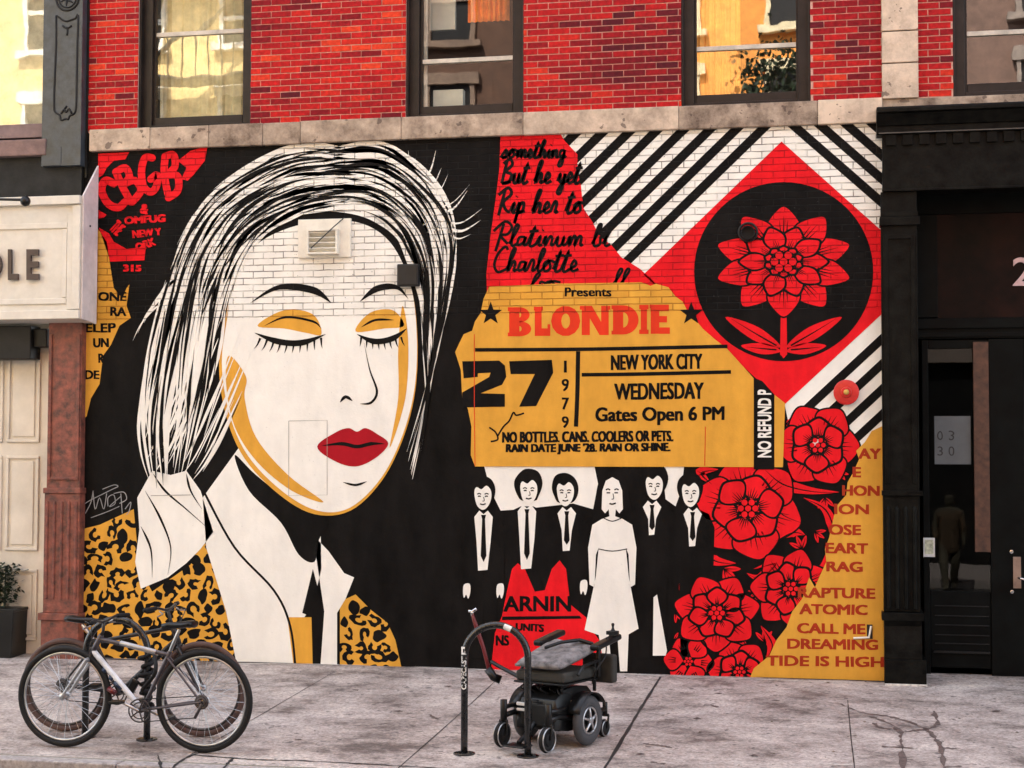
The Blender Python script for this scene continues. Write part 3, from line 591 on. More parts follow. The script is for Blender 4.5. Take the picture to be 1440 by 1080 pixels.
def glyph(ch, x, y, w, h):
    bx = lambda a, c, d_, e: p.poly([(x+a*w, y+c*h), (x+d_*w, y+c*h), (x+d_*w, y+e*h), (x+a*w, y+e*h)])
    ell = lambda cx, cy, ro, ri, hy, hi, a0, a1: [p.poly([(x+(cx+ro*cos(t))*w, y+(cy+hy*sin(t))*h), (x+(cx+ro*cos(u))*w, y+(cy+hy*sin(u))*h), (x+(cx+ri*cos(u))*w, y+(cy+hi*sin(u))*h), (x+(cx+ri*cos(t))*w, y+(cy+hi*sin(t))*h)]) for t, u in ((a0+(a1-a0)*i/14, a0+(a1-a0)*(i+1)/14) for i in range(14))]
    if ch == 'B': bx(0, 0, .45, 1); ell(.45, .26, .45, .08, .26, .09, -pi/2, pi/2); ell(.45, .74, .52, .1, .26, .09, -pi/2, pi/2); bx(-.06, 0, 0, .13); bx(-.06, .87, 0, 1)
    if ch == 'L': bx(0, 0, .42, 1); bx(.42, .74, .95, 1); bx(.78, .6, .95, .74); bx(-.06, 0, 0, .13); bx(.42, 0, .5, .13)
    if ch == 'O': ell(.5, .5, .5, .15, .52, .26, 0, 2*pi)
    if ch == 'N': bx(0, 0, .3, 1); bx(.72, 0, 1, 1); p.poly([(x+.3*w, y), (x+.38*w, y), (x+.72*w, y+.55*h), (x+.72*w, y+h), (x+.66*w, y+h), (x+.3*w, y+.42*h)]); bx(-.07, 0, 0, .13); bx(1, 0, 1.06, .13)
    if ch == 'D': bx(0, 0, .4, 1); ell(.4, .5, .6, .2, .5, .26, -pi/2, pi/2); bx(-.06, 0, 0, .13); bx(-.06, .87, 0, 1)
    if ch == 'I': bx(.1, 0, .9, 1); bx(-.1, 0, .1, .15); bx(.9, 0, 1.1, .15); bx(-.1, .85, .1, 1); bx(.9, .85, 1.1, 1)
    if ch == 'E': bx(0, 0, .45, 1); bx(.45, 0, .95, .22); bx(.45, .39, .85, .61); bx(.45, .78, 1, 1); bx(-.06, 0, 0, .13)
for ch, x, w in (('B', 716, 32), ('L', 752, 23), ('O', 775, 41), ('N', 818, 38), ('D', 862, 36), ('I', 900, 11), ('E', 915, 27)):
    glyph(ch, x, 432-(x-716)*.018, w, 41)
p.build('title_lettering', DRED, tk)
p = Paint(8.5); 
for a in ([(667, 470), (667, 560), (668, 655)], [(992, 600), (991, 655)]): p.strip(a, .5, 4)
p.build('fold_line', DRED, tk)
# left ochre strip and lettering, red club lettering
p = Paint(1); p.poly([(100, 320), (138, 322), (150, 340), (156, 380), (160, 405), (172, 420), (178, 405), (182, 400), (178, 430), (184, 447), (168, 458), (156, 485), (145, 500), (140, 540), (128, 560), (122, 585), (100, 610)])
ls = p.build('ochre_strip', OCHRE, mu)
p = Paint(2)
for t, x0, x1, y in (('ONE', 138, 178, 417), ('RA', 155, 178, 438), ('ELEP', 120, 163, 461), ('UN', 131, 153, 482), ('R', 138, 147, 504), ('DE', 119, 140, 527)): p = Paint(2); text(p, t, x0, y-6.5, x1, y+6.5, .04); p.build('strip_word', BLACK, ls)
p = Paint(1); p.poly([(138, 216), (182, 214), (176, 224), (160, 226), (150, 236), (145, 246), (138, 250)])
p.build('patch_corner', RED, mu); p = Paint(1); p.poly([(292, 205), (268, 212), (250, 226), (262, 236), (255, 252), (264, 254), (272, 246), (288, 226)])
p.build('patch_corner', RED, mu); p = Paint(1); p.poly([(138, 295), (150, 302), (146, 306), (138, 308)]); p.build('patch_corner', RED, mu); p = Paint(1); p.poly([(139, 320), (153, 328), (160, 340), (178, 350), (196, 348), (206, 340), (203, 366), (155, 368), (150, 352)])
p2 = Paint(2); 
def stroke(pts, w=5.2): p2.i += 1; p2.strip(pts, w, 6, dy=.0003*(p2.i % 5)); p2.disc(*pts[0], w, n=12, dy=.0003*(p2.i % 5)+.00015); p2.disc(*pts[-1], w, n=12, dy=.0003*(p2.i % 5)+.00015)
stroke([(160, 258), (148, 254), (143, 268), (152, 286), (166, 292), (176, 284)], 5.5); stroke([(163, 242), (172, 262), (184, 284)]); stroke([(163, 242), (176, 236), (182, 248), (175, 258)]); stroke([(176, 258), (190, 254), (198, 268), (186, 284)])
stroke([(214, 222), (204, 222), (199, 240), (202, 262), (212, 270), (220, 262), (221, 246), (212, 252)]); stroke([(232, 222), (231, 245), (236, 272)]); stroke([(232, 220), (244, 218), (246, 234), (236, 245)]); stroke([(237, 246), (250, 248), (250, 268), (237, 278)])
cl = p.build('club_patch', RED, mu); p2.build('club_lettering', RED, cl)
for a_ in (('&', 197, 287, 209, 301, .05, 0, .15), ('OMFUG', 175, 303, 233, 314, .05, 0, -.06), ('THE', 157, 311, 173, 330, .04, 0, .75), ('NEW Y', 186, 322, 227, 333, .04, 0, -.1), ('ORK', 190, 338, 219, 350, .04, 0, -.35), ('315', 173, 372, 199, 382, .05)): p2 = Paint(2); text(p2, *a_); p2.build('club_word', RED, cl)
# stand-in portrait: a plain stencil-style woman with closed eyes, pale hair and red lips
FACE = [(320, 445), (332, 385), (366, 340), (430, 314), (500, 312), (548, 340), (577, 400), (586, 470), (583, 545), (566, 612), (536, 672), (492, 714), (446, 718), (396, 690), (348, 640), (322, 580), (312, 510)]
po = Paint(1); po.poly([(285, 700), (350, 610), (450, 700), (452, 800), (440, 850), (420, 880), (412, 945), (335, 945), (318, 860), (290, 770)], False)
po.poly([(193, 700), (204, 680), (214, 662), (240, 668), (262, 662), (282, 690), (300, 748), (282, 772), (262, 792), (236, 812), (198, 828), (190, 790), (196, 745)], False); po.poly([(440, 752), (462, 775), (484, 806), (498, 812), (486, 842), (474, 862), (474, 945), (450, 945), (456, 860)], False)
pt = po.build('painted_portrait', WHITE, mu); pt['label'] = 'stencil style portrait of a pale haired woman with red lips'
po = Paint(2); po.poly([(a-4, b_+5) if a < 470 and b_ > 420 else (a+1, b_+4) for a, b_ in FACE], True); po.poly([(404, 868), (438, 868), (440, 945), (414, 945)]); po.build('ochre_shade', OCHRE, pt)
po = Paint(2); po.poly([(330, 640), (360, 668), (410, 706), (460, 730), (448, 760), (442, 790), (420, 780), (395, 735), (350, 690)], True, dy=-.0006); po.strip([(286, 690), (330, 770), (385, 830), (408, 880), (416, 945)], 1.6, 6, dy=.0004); po.poly([(440, 800), (455, 858), (450, 945), (440, 945), (440, 868), (425, 862)], dy=.0002); po.build('neck_shadow_shape', BLACK, pt)
po = Paint(2.6)
for a in ([(214, 664), (232, 690), (262, 716), (296, 746)], [(204, 690), (226, 730), (240, 770), (236, 808)], [(262, 666), (268, 690), (284, 716)], [(198, 740), (212, 772), (214, 812)]): po.strip(a, 1.7, 6, taper=(.3, .7))
po.build('scarf_fold', BLACK, pt)
po = Paint(3); po.poly(FACE, True); fc = po.build('face', WHITE, pt)
po = Paint(4); po.poly([(322, 500), (318, 540), (330, 600), (362, 650), (410, 690), (455, 706), (405, 668), (360, 615), (344, 560), (346, 530)], True); po.poly([(566, 430), (574, 480), (570, 560), (548, 630), (560, 560), (560, 490)], True)
po.poly([(362, 458), (400, 436), (440, 442), (452, 470), (430, 468), (400, 462)], True); po.poly([(500, 466), (520, 440), (552, 436), (568, 458), (540, 462)], True); po.build('ochre_shadow', OCHRE, fc)
po = Paint(5)
po.strip([(352, 426), (392, 404), (440, 408), (466, 426)], 5.0, 8, taper=(.5, .3)); po.strip([(506, 424), (530, 406), (558, 404), (574, 420)], 4.4, 8, taper=(.3, .5))
po.strip([(358, 468), (390, 480), (424, 482), (458, 470)], 4.2, 8, taper=(.3, .3)); po.strip([(502, 470), (526, 480), (552, 476), (572, 462)], 4.0, 8, taper=(.3, .3))
for i in range(10):
    x = 366+i*9.5; y0 = 474+8*sin((i+.6)/10*pi); po.strip([(x, y0), (x-4+i*.5, y0+9), (x-9+i*1.2, y0+15)], 1.6, 4, dy=.0003+.0001*(i % 3), taper=(0, .9))
for i in range(8):
    x = 508+i*8; y0 = 473+6*sin((i+.6)/8*pi); po.strip([(x, y0), (x-1+i*.5, y0+8), (x-2+i*1.1, y0+13)], 1.5, 4, dy=.0003+.0001*(i % 3), taper=(0, .9))
po.strip([(372, 458), (402, 446), (440, 452), (452, 462)], 1.6, 6, taper=(.3, .3)); po.strip([(508, 460), (528, 450), (554, 450)], 1.6, 6, taper=(.3, .3))
po.strip([(512, 482), (520, 520), (530, 550), (522, 566), (506, 568)], 1.7, 8, taper=(.5, .2)); po.strip([(478, 566), (486, 558), (496, 564)], 2.2, 6, taper=(.3, .3)); po.strip([(482, 678), (500, 682), (516, 677)], 1.6, 6, taper=(.3, .3)); po.build('face_line', BLACK, fc)
po = Paint(5); po.poly([(446, 628), (472, 608), (490, 602), (502, 607), (514, 602), (530, 610), (546, 624), (528, 644), (500, 656), (470, 648)], True); lp = po.build('lips', paint('crimson_paint', (.36, .008, .016)), fc)
po = Paint(6); po.strip([(452, 627), (480, 624), (502, 628), (522, 624), (541, 624)], 2.6, 6, taper=(.25, .25)); po.build('mouth_line', BLACK, lp)
# hair: fans of tapering brush strokes
GA = [[(505, 210), (405, 212), (300, 270), (248, 350), (215, 470), (194, 600), (212, 690)], [(498, 285), (430, 296), (368, 330), (330, 392), (312, 470), (298, 560), (266, 668)]]
GB = [[(450, 212), (540, 206), (612, 262), (642, 330), (630, 420), (606, 520), (572, 640)], [(420, 302), (500, 298), (556, 328), (586, 396), (596, 480), (600, 570), (584, 690)]]
ph = Paint(4)
def gl(Gd, u, t):
    k = len(Gd[0])-1; A, B_ = [smooth(g, False, 8) for g in Gd]; i = t*(len(A)-1); j = min(int(i), len(A)-2); f_ = i-j
    pa = [A[j][c]+(A[j+1][c]-A[j][c])*f_ for c in (0, 1)]; pb_ = [B_[j][c]+(B_[j+1][c]-B_[j][c])*f_ for c in (0, 1)]
    return tuple(pa[c]+(pb_[c]-pa[c])*u for c in (0, 1))
for Gd, bands in ((GA, ((.06, .24, .0, .7), (.30, .5, .05, .8), (.56, .72, .0, .62), (.78, .96, .1, .7))), (GB, ((.05, .2, .05, .6), (.28, .46, .0, .5), (.52, .7, .1, .75), (.78, .95, .0, .55)))):
    for (u0, u1, t0, t1) in bands:
        A_ = [gl(Gd, u0+.02*sin(q*1.3), t0+(t1-t0)*q/14) for q in range(15)]; B2 = [gl(Gd, u1+(u0-u1)*max(0, (q-9)/5.5)**1.5+.02*sin(q*1.7), t0+(t1-t0)*q/14) for q in range(15)]
        ph.poly(A_+B2[::-1], dy=-.0006+.0002*(u0 > .25)+.0002*(u0 > .5))
for Gd, N in ((GA, 230), (GB, 185)):
    for i in range(N):
        u = (i*.618) % 1; t0 = random.choice((0, random.uniform(0, .6))); ln = random.uniform(.25, .55); t1 = min(1, t0+ln); du = random.uniform(-.12, .12)
        pts_ = [gl(Gd, min(1.02, max(-.04, u+du*(q/6)**2+.03*sin(q+i))), t0+(t1-t0)*q/6) for q in range(7)]
        ph.strip(pts_, random.uniform(1.6, 5.0), 4, dy=.0002*(i % 21), taper=(.35, .5))
for i in range(26):                              # loose ends
    x = random.uniform(200, 300); ph.strip([(x+55, 430+i*6), (x+22, 520+i*5), (x, 600+i*3)], random.uniform(1, 2.6), 5, dy=.0002*(i % 21), taper=(.5, .6))
for i in range(20):
    t = i/19; x, y = 560+70*t, 236+95*t; a = -1.0+1.3*t+random.uniform(-.15, .15); L_ = random.uniform(30, 70)*(i % 2)
    if not i % 2: continue
    ph.strip([(x-22, y+6), (x, y), (x+L_*.5*cos(a), y+L_*.5*sin(a)), (x+L_*cos(a-.35), y+L_*sin(a-.35))], random.uniform(1.2, 3), 5, dy=.0002*(i % 21), taper=(.4, .6))
    t = i/19; x, y = 330-110*t, 262+170*t; L_ = random.uniform(25, 60)
    ph.strip([(x+24, y-8), (x, y), (x-L_*.45, y+L_*.5), (x-L_*.7, y+L_)], random.uniform(1.2, 3), 5, dy=.0002*(i % 21), taper=(.4, .6))
hr_ = ph.build('hair', WHITE, pt); pk = Paint(7.0)
for Gd, N in ((GA, 72), (GB, 56)):
    for i in range(N):
        u = random.uniform(.02, .98); t0 = random.uniform(0, .75); t1 = min(1, t0+random.uniform(.12, .32)); du = random.uniform(-.1, .1)
        pk.strip([gl(Gd, min(1, max(0, u+du*(q/5)**2)), t0+(t1-t0)*q/5) for q in range(6)], random.uniform(.9, 3.1), 4, dy=.0002*(i % 9), taper=(.5, .5))
pk.build('hair_streak', BLACK, hr_)
# leopard coat
LEO = [[(100, 748), (140, 738), (188, 716), (196, 800), (214, 832), (268, 794), (292, 742), (318, 862), (342, 945), (100, 945)], [(478, 846), (500, 836), (522, 858), (545, 876), (556, 900), (566, 945), (478, 945)]]
for R_ in LEO:
    po = Paint(0); po.poly(R_); lc = po.build('leopard_coat', OCHRE, mu); pl = Paint(.3); k_ = 0
    for gy in range(24):
        for gx in range(36):
            cx, cy = 104+gx*20+(10 if gy % 2 else 0)+random.uniform(-4, 4), 734+gy*17.5+random.uniform(-3.5, 3.5)
            if not inside((cx, cy), R_): continue
            k_ += 1; a0 = random.uniform(0, 6.28); r = random.uniform(7.5, 11.5); el = random.uniform(.75, 1.3); th = random.uniform(-.6, .6); lift = .00008*(k_ % 9)
            rot = lambda x, y: (cx+x*cos(th)-y*sin(th), cy+x*sin(th)+y*cos(th))
            if random.random() < .4:
                pl.poly([rot(r*.8*(1+.28*random.uniform(-1, 1))*cos(a)/el, r*.8*(1+.28*random.uniform(-1, 1))*sin(a)*el) for a in (q*2*pi/9 for q in range(9))], True, 3, dy=lift)
            else:
                op = random.uniform(4.0, 5.5); n = 12; out = []; inn = []; ri = r*random.uniform(.3, .45)
                for q in range(n):
                    a = a0+op*q/(n-1); ro = r*(1+.2*random.uniform(-1, 1)); out.append(rot(ro*cos(a)/el, ro*sin(a)*el)); inn.append(rot(ri*cos(a)/el, ri*sin(a)*el))
                pl.poly(out+inn[::-1], dy=lift)
    pl.build('leopard_spot', BLACK, lc)
# a plain row of standing figures
p = Paint(1); p.poly([(681, 656), (742, 656), (836, 656), (843, 690), (834, 716), (806, 708), (770, 712), (735, 716), (704, 718), (690, 690)]); fr2 = p.build('figure_backdrop', WHITE, mu); p = Paint(1); p.poly([(931, 656), (962, 656), (958, 690), (950, 712), (936, 702)]); fr = p.build('figure_row', WHITE, mu)
for k, (cx, hy, s_) in enumerate(((680, 696, .98), (741, 688, 1.08), (797, 691, 1.0), (917, 682, 1.1), (974, 692, 1.0))):
    lean = (-1, 2.5, -2, 3, -3)[k]; hv = (0, 3, -2, 4, 1)[k]
    ps = Paint(2); ps.poly([(cx-8*s_, hy+24), (cx-22*s_, hy+31), (cx-30*s_, hy+50), (cx-28*s_, hy+120), (cx-24*s_, hy+142), (cx-19*s_, hy+128), (cx-17*s_, 925), (cx-3, 926), (cx, hy+150), (cx+4, 926), (cx+18*s_, 925), (cx+19*s_, hy+128), (cx+24*s_, hy+142), (cx+29*s_, hy+120), (cx+31*s_, hy+50), (cx+23*s_, hy+31), (cx+8*s_, hy+24)], dy=.0003*k)
    su = ps.build('dark_suit', BLACK, fr); hx = cx+lean
    q = Paint(3); q.poly([(hx-15*s_, hy+8), (hx-19*s_, hy-6), (hx-15*s_-hv*.5, hy-20+hv), (hx-2-hv, hy-27-hv*.5), (hx+12*s_, hy-22-hv), (hx+18*s_, hy-8), (hx+15*s_-hv, hy+8+hv), (hx+9, hy+16), (hx-9, hy+16)], True, 4); q.build('dark_hair', BLACK, su)
    q = Paint(4); q.poly([(hx-12, hy-3), (hx-9, hy-11), (hx-2, hy-8), (hx+5, hy-13), (hx+11, hy-7), (hx+12, hy+3), (hx+9, hy+13), (hx+3, hy+20), (hx-3, hy+20), (hx-9, hy+13)], True, 4); hd_ = q.build('pale_head', WHITE, su)
    q = Paint(5); 
    for sx in (-1, 1): q.strip([(hx+sx*8, hy-1), (hx+sx*5, hy-2.2), (hx+sx*2.6, hy-.8)], .8, 3); q.strip([(hx+sx*7, hy+2.2), (hx+sx*5, hy+1.6), (hx+sx*3, hy+2.4)], .9, 3)
    q.strip([(hx+1, hy+3), (hx+2, hy+8), (hx-.5, hy+8.6)], .55, 3); q.strip([(hx-4, hy+12.5), (hx, hy+13.6), (hx+4, hy+12.2)], .9, 3); q.build('face_mark', BLACK, hd_)
    ln_ = (1.1, 1.18, .8, .62, .7)[k]; q = Paint(4); q.poly([(cx-6, hy+22), (cx, hy+27), (cx+6, hy+22), (cx+13, hy+31), (cx+9*ln_, hy+24+38*ln_), (cx+5*ln_, hy+24+74*ln_), (cx-7*ln_, hy+24+75*ln_), (cx-9*ln_, hy+24+38*ln_), (cx-13, hy+31)]); sh = q.build('white_shirt', WHITE, su)
    q = Paint(5); q.poly([(cx-3.5, hy+28), (cx+3.5, hy+28), (cx+2, hy+34), (cx+4, hy+24+56*ln_), (cx, hy+24+64*ln_), (cx-4, hy+24+56*ln_), (cx-2, hy+34)]); q.build('necktie', BLACK, sh)
    for sx in ((-1, 1), (), (1,), (), ())[k]: q = Paint(4); hx2 = cx+sx*24*s_; q.poly([(hx2-4, hy+126), (hx2+4, hy+125), (hx2+5, hy+136), (hx2+2, hy+146), (hx2-1, hy+140), (hx2-4, hy+145), (hx2-5.5, hy+136)], True, 3); q.build('pale_hand', WHITE, su)
q = Paint(4); q.poly([(847, 690), (852, 676), (861, 671), (870, 676), (875, 690), (876, 716), (871, 722), (866, 716), (865, 726), (876, 730), (889, 738), (895, 770), (893, 822), (886, 826), (884, 780), (880, 770), (884, 810), (898, 884), (884, 892), (882, 944), (872, 944), (868, 892), (856, 892), (860, 938), (850, 940), (842, 893), (822, 886), (838, 810), (842, 770), (838, 780), (836, 826), (829, 822), (827, 770), (833, 738), (846, 730), (857, 726), (856, 716), (851, 722), (846, 716)]); df = q.build('pale_dress', WHITE, fr)
q = Paint(2.7); q.poly([(838, 696), (846, 668), (861, 662), (876, 668), (885, 698), (886, 740), (836, 740)], True, 4); q.build('dark_halo', BLACK, df)
q = Paint(5)
for sx in (-1, 1): q.strip([(861+sx*9, 689), (861+sx*6, 687.5), (861+sx*3, 689)], .9, 3); q.strip([(861+sx*8, 693), (861+sx*3, 693)], .9, 3)
q.strip([(862, 694), (863, 701), (860, 702)], .55, 3); q.strip([(857, 708), (861, 709), (866, 707.5)], 1.1, 3); q.strip([(848, 728), (861, 733), (875, 728)], .7, 4); q.strip([(842, 772), (861, 775), (882, 772)], .7, 4); q.build('face_mark', BLACK, df)
q = Paint(4); q.poly([(919, 840), (924, 836), (938, 915), (936, 922), (918, 922)]); q.build('pale_gap', WHITE, fr)
# red warning patch
p = Paint(2, step=.0016); p.off -= .0014
p.poly([(712, 836), (720, 800), (728, 792), (738, 800), (752, 832), (766, 830), (776, 800), (787, 788), (796, 800), (802, 850), (824, 868), (832, 885), (846, 905), (850, 945), (690, 945), (696, 890), (706, 866)]); wp = p.build('warning_patch', RED, mu)
p = Paint(3); p.off -= .0014; text(p, 'ARNIN', 708, 838, 803, 860, .05); p.poly([(706, 867), (815, 866), (818, 870), (706, 872)]); text(p, 'UNITS', 725, 877, 765, 888, .04, ang=.05); text(p, 'NS', 697, 893, 716, 908, .04); p.build('warning_lettering', BLACK, wp)
# floral panel
p1 = Paint(2); p1.off -= .0008; p2 = Paint(2); p2.off -= .0012
p2.off = p1.off; flower(p1, p2, 1052, 715, 78, 6, .3, 2, .95, 5, 0); flower(p1, p2, 1150, 626, 60, 6, .05, 2, 1, 5, 1); flower(p1, p2, 1008, 862, 62, 7, -.2, 2, .9, 3, 2); flower(p1, p2, 1112, 828, 58, 7, .5, 2, 1, 3, 3); flower(p1, p2, 1040, 945, 46, 6, .1, 2, 1, 3, 0); flower(p1, p2, 968, 930, 36, 6, .1, 1, 1, 3, 1)
for a in ([(1075, 660), (1100, 680), (1140, 690), (1180, 692)], [(985, 770), (1005, 788), (1035, 792)], [(1060, 800), (1090, 792), (1068, 812), (1050, 806)], [(1130, 700), (1160, 716), (1172, 750), (1160, 770)], [(1070, 880), (1085, 905), (1078, 925)], [(1090, 760), (1115, 748), (1132, 752)], [(1000, 680), (985, 664), (1010, 660)], [(1165, 770), (1158, 800), (1140, 812)], [(1085, 690), (1096, 720), (1128, 735)], [(955, 830), (965, 800), (982, 796)]):
    p1.strip(a, 7.5, 6, dy=.0001, taper=(.5, .5)); p2.strip([(x+1, y+1) for x, y in a], 1.0, 6, dy=.0012, taper=(.3, .6))
random.seed(31)
for (cx, cy, L_) in ((1002, 742, 20), (1018, 800, 24), (1088, 782, 22), (1128, 772, 20), (1060, 770, 15), (985, 812, 16), (1160, 700, 18), (1120, 662, 16), (1180, 664, 14), (1075, 902, 18), (1092, 872, 16), (950, 862, 14), (1050, 908, 14), (1040, 662, 14), (995, 700, 16), (1105, 596, 14), (1146, 748, 16), (1180, 730, 12), (948, 900, 12), (1066, 832, 14), (1100, 740, 14), (970, 780, 12)):
    a = random.uniform(0, 6.28)
    for q in (-.7, 0, .7):
        aa = a+q; x1, y1 = cx+L_*cos(aa), cy+L_*sin(aa); mxp = ((cx+x1)/2-L_*.16*sin(aa), (cy+y1)/2+L_*.16*cos(aa)); mxn = ((cx+x1)/2+L_*.16*sin(aa), (cy+y1)/2-L_*.16*cos(aa))
        p1.poly([(cx, cy), mxp, (x1, y1), mxn], True, 4, dy=-.0003); p2.strip([(cx, cy), ((cx+x1)/2, (cy+y1)/2), (cx+(x1-cx)*.8, cy+(y1-cy)*.8)], .8, 3, taper=(0, .8), dy=-.0001)
fl = p1.build('floral_panel', RED, mu); p2.build('petal_line', BLACK, fl)
# right ochre strip and song lettering
p = Paint(7); p.poly([(1248, 596), (1226, 606), (1216, 622), (1204, 634), (1208, 646), (1200, 664), (1192, 678), (1190, 696), (1176, 712), (1170, 738), (1166, 756), (1160, 772), (1162, 790), (1152, 812), (1146, 826), (1138, 812), (1128, 842), (1114, 860), (1106, 882), (1092, 900), (1082, 922), (1060, 940), (1050, 965), (1248, 972)]); os_ = p.build('ochre_song_strip', OCHRE, mu)
for t, x0, x1, y in (('AY', 1207, 1239, 638), ('E', 1199, 1211, 664), ('HON', 1184, 1237, 690), ('ION', 1173, 1222, 716), ('OSE', 1165, 1211, 745), ('EART', 1161, 1221, 771), ('RAG', 1162, 1213, 797), ('RAPTURE', 1122, 1231, 834), ('ATOMIC', 1124, 1220, 857), ('CALL ME', 1121, 1217, 884), ('DREAMING', 1107, 1235, 906), ('TIDE IS HIGH', 1077, 1243, 930)):
    p = Paint(8); text(p, t, x0, y-7.5, x1, y+7.5, .05, skew=(x1-x0)*.015); p.build('song_word', SONGRED, os_)
# marker tag, board seams
p = Paint(2, plane=-.001)
for st in ([(114, 712), (126, 704), (142, 696), (158, 688), (166, 684), (160, 682), (144, 688)], [(120, 722), (128, 706), (131, 690)], [(131, 692), (134, 716), (140, 700), (146, 716), (150, 694)], [(152, 712), (152, 700), (160, 696), (162, 708), (154, 712), (170, 698)], [(170, 694), (172, 722)], [(160, 694), (174, 692), (178, 702), (168, 708)], [(176, 716), (184, 706), (182, 718), (178, 724)], [(128, 728), (150, 720), (168, 712)]): p.i += 1; p.strip(st, .6, 5, dy=.0003*p.i)
p.build('marker_tag', M['tag'], mu)
p = Paint(6)
for q in ([(406, 592), (460, 591), (460, 696), (406, 697), (406, 592)], ): p.strip(q, .35, 2, sm=False)
p.strip([(212, 697), (268, 696)], .45, 2, sm=False); p.build('board_seam', mat('grey_seam', (.3, .28, .24), .8), mu)

# ------------------------------------------------------------------ fixtures on the wall
v = thing('wall_vent', 'small cream painted louvre vent on a plate, high on the portrait forehead', 'vent', (WX(455, 340), -.02, WZ(455, 340)))
b = MB(); b.box(WX(421, 340), WX(495, 340), -.045, -.012, WZ(450, 363), WZ(450, 309)); b.build('plate', M['plate'], v, bevel=.004)
x0, x1, z0, z1 = WX(431, 340, -.12), WX(474, 340, -.12), WZ(450, 357, -.12), WZ(450, 322, -.12); b = MB()
b.box(x0, x0+.02, -.12, -.045, z0, z1); b.box(x1-.02, x1, -.12, -.045, z0, z1); b.box(x0+.02, x1-.02, -.12, -.045, z1-.02, z1); b.box(x0+.02, x1-.02, -.12, -.045, z0, z0+.02); b.build('hood', M['plate'], v, bevel=.003)
b = MB()
for i in range(4):
    zc = z0+.045+i*(z1-z0-.07)/3.4; m_ = Matrix.Translation((0, -.085, zc)) @ Matrix.Rotation(-.6, 4, 'X'); b.box(x0+.021, x1-.021, -.03, .03, -.004, .004, m=m_)
b.build('louvre', M['plate'], v)
b = MB(); b.tube([(WX(481, 307, -.1), -.03, WZ(481, 307)), (WX(470, 318, -.14), -.135, WZ(470, 318, -.14)), (WX(437, 349, -.14), -.135, WZ(437, 349, -.14))], .006, 6); b.build('wire', M['ink'], v)
jb = thing('junction_box', 'dark grey square electrical box at the right edge of the painted face', 'electrical box', (WX(574, 386), -.02, WZ(574, 386)))
b = MB(); b.box(WX(558, 386, -.1), WX(588, 386, -.1), -.1, -.015, WZ(574, 402, -.1), WZ(574, 371, -.1)); b.build('body', M['box'], jb, bevel=.01); b = MB(); b.box(WX(560, 386, -.1), WX(586, 386, -.1), -.106, -.1005, WZ(574, 400, -.1), WZ(574, 373, -.1)); b.build('cover', M['box'], jb, bevel=.003)
c = thing('wall_fitting', 'small black round pipe end with a grey collar on the black medallion', 'pipe', (WX(1052, 328), -.02, WZ(1052, 328)))
b = MB(); b.ring((WX(1052, 327), -.03, WZ(1052, 327)), .085, .012, (0, 1, 0), 32); b.build('collar', M['box'], c, smooth=True); b = MB(); b.lathe((WX(1052, 329), -.012, WZ(1052, 329)), (0, -1, 0), [(0, .07), (.07, .068), (.075, .06), (.03, .055)]); b.build('pipe_end', M['tyre'], c, smooth=True)
c = thing('fire_connection', 'round red cap with a small yellow centre on the lower right stripes', 'wall cap', (WX(1190, 552), -.02, WZ(1190, 552)))
b = MB(); b.lathe((WX(1190, 552), -.012, WZ(1190, 552)), (0, -1, 0), [(0, .06), (.03, .06), (.031, .118), (.05, .118), (.058, .105), (.062, .05), (.085, .046), (.088, .03)], 32); b.build('cap', M['redcap'], c, smooth=True, bevel=.002); b = MB(); b.lathe((WX(1190, 552), -.1, WZ(1190, 552)), (0, -1, 0), [(0, .026), (.012, .024), (.016, .012)]); b.build('centre', mat('yellow_brass', (.6, .4, .1), .4, metal=.5), c, smooth=True)
c = thing('wall_bracket', 'small pale L shaped pipe bracket beside the words CALL ME', 'bracket', (WX(1224, 890), -.02, WZ(1224, 890)))
b = MB(); b.tube([(WX(1200, 897), -.03, WZ(1200, 897)), (WX(1222, 896), -.03, WZ(1222, 896)), (WX(1225, 880), -.03, WZ(1225, 880))], .011, 8); b.build('arm', M['plate'], c, smooth=True); b = MB(); b.box(WX(1219, 890), WX(1227, 890), -.019, -.012, WZ(1223, 898), WZ(1223, 878)); b.build('base_plate', M['box'], c)

# ------------------------------------------------------------------ left shop building
lb = thing('shop_building', 'neighbouring shop with grey iron pilaster upstairs and a cream panelled front below', 'building', (-9, .2, 0))
b = MB(); b.box(-22, XL-.35, .0, .4, WZ(60, 230), WZ(60, 195)); b.box(-22, XL-.35-.9, .3, .4, WZ(60, 195), TOP) ; b.box(-22, XL-.34, .05, .4, ZT, TOP); b.box(-22, XL-.12, .4, 6, TOP-.3, TOP); b.box(-22, XL-.2, 3, 3.2, -.3, TOP-.3); b.build('wall', M['fascia'], lb)
# grey pilaster with raised ornament
yc = -.12; cx0, cx1 = WX(60, 100, yc), WX(115, 100, yc); zb = WZ(88, 233, yc)
b = MB(); b.box(cx0, cx1, yc, .1, zb, ZT+.4); b.box(cx0+.02, WX(86, 225, yc), yc-.006, yc, zb+.005, WZ(75, 207, yc)); pil = b.build('iron_pilaster', M['iron'], lb, bevel=.006)
b = MB(); O = lambda px, py: (WX(px, py, yc), yc-.002, WZ(px, py, yc))
for P in ([(79, 22), (79, 60), (77, 110), (76, 148), (78, 158), (84, 162), (86, 169), (93, 167), (96, 168), (98, 163), (104, 160), (107, 150), (108, 110), (109, 60), (110, 22), (106, 26), (100, 28), (94, 30), (88, 28), (83, 24), (79, 22)],
          [(86, 160), (90, 154), (93, 158), (97, 153), (101, 160)], [(88, 36), (94, 40), (101, 36)], [(94, 38), (95, 44), (94, 50)], [(91, 153), (94, 149)]): b.tube([O(*q) for q in smooth(P, False, 3)], .011, 6)
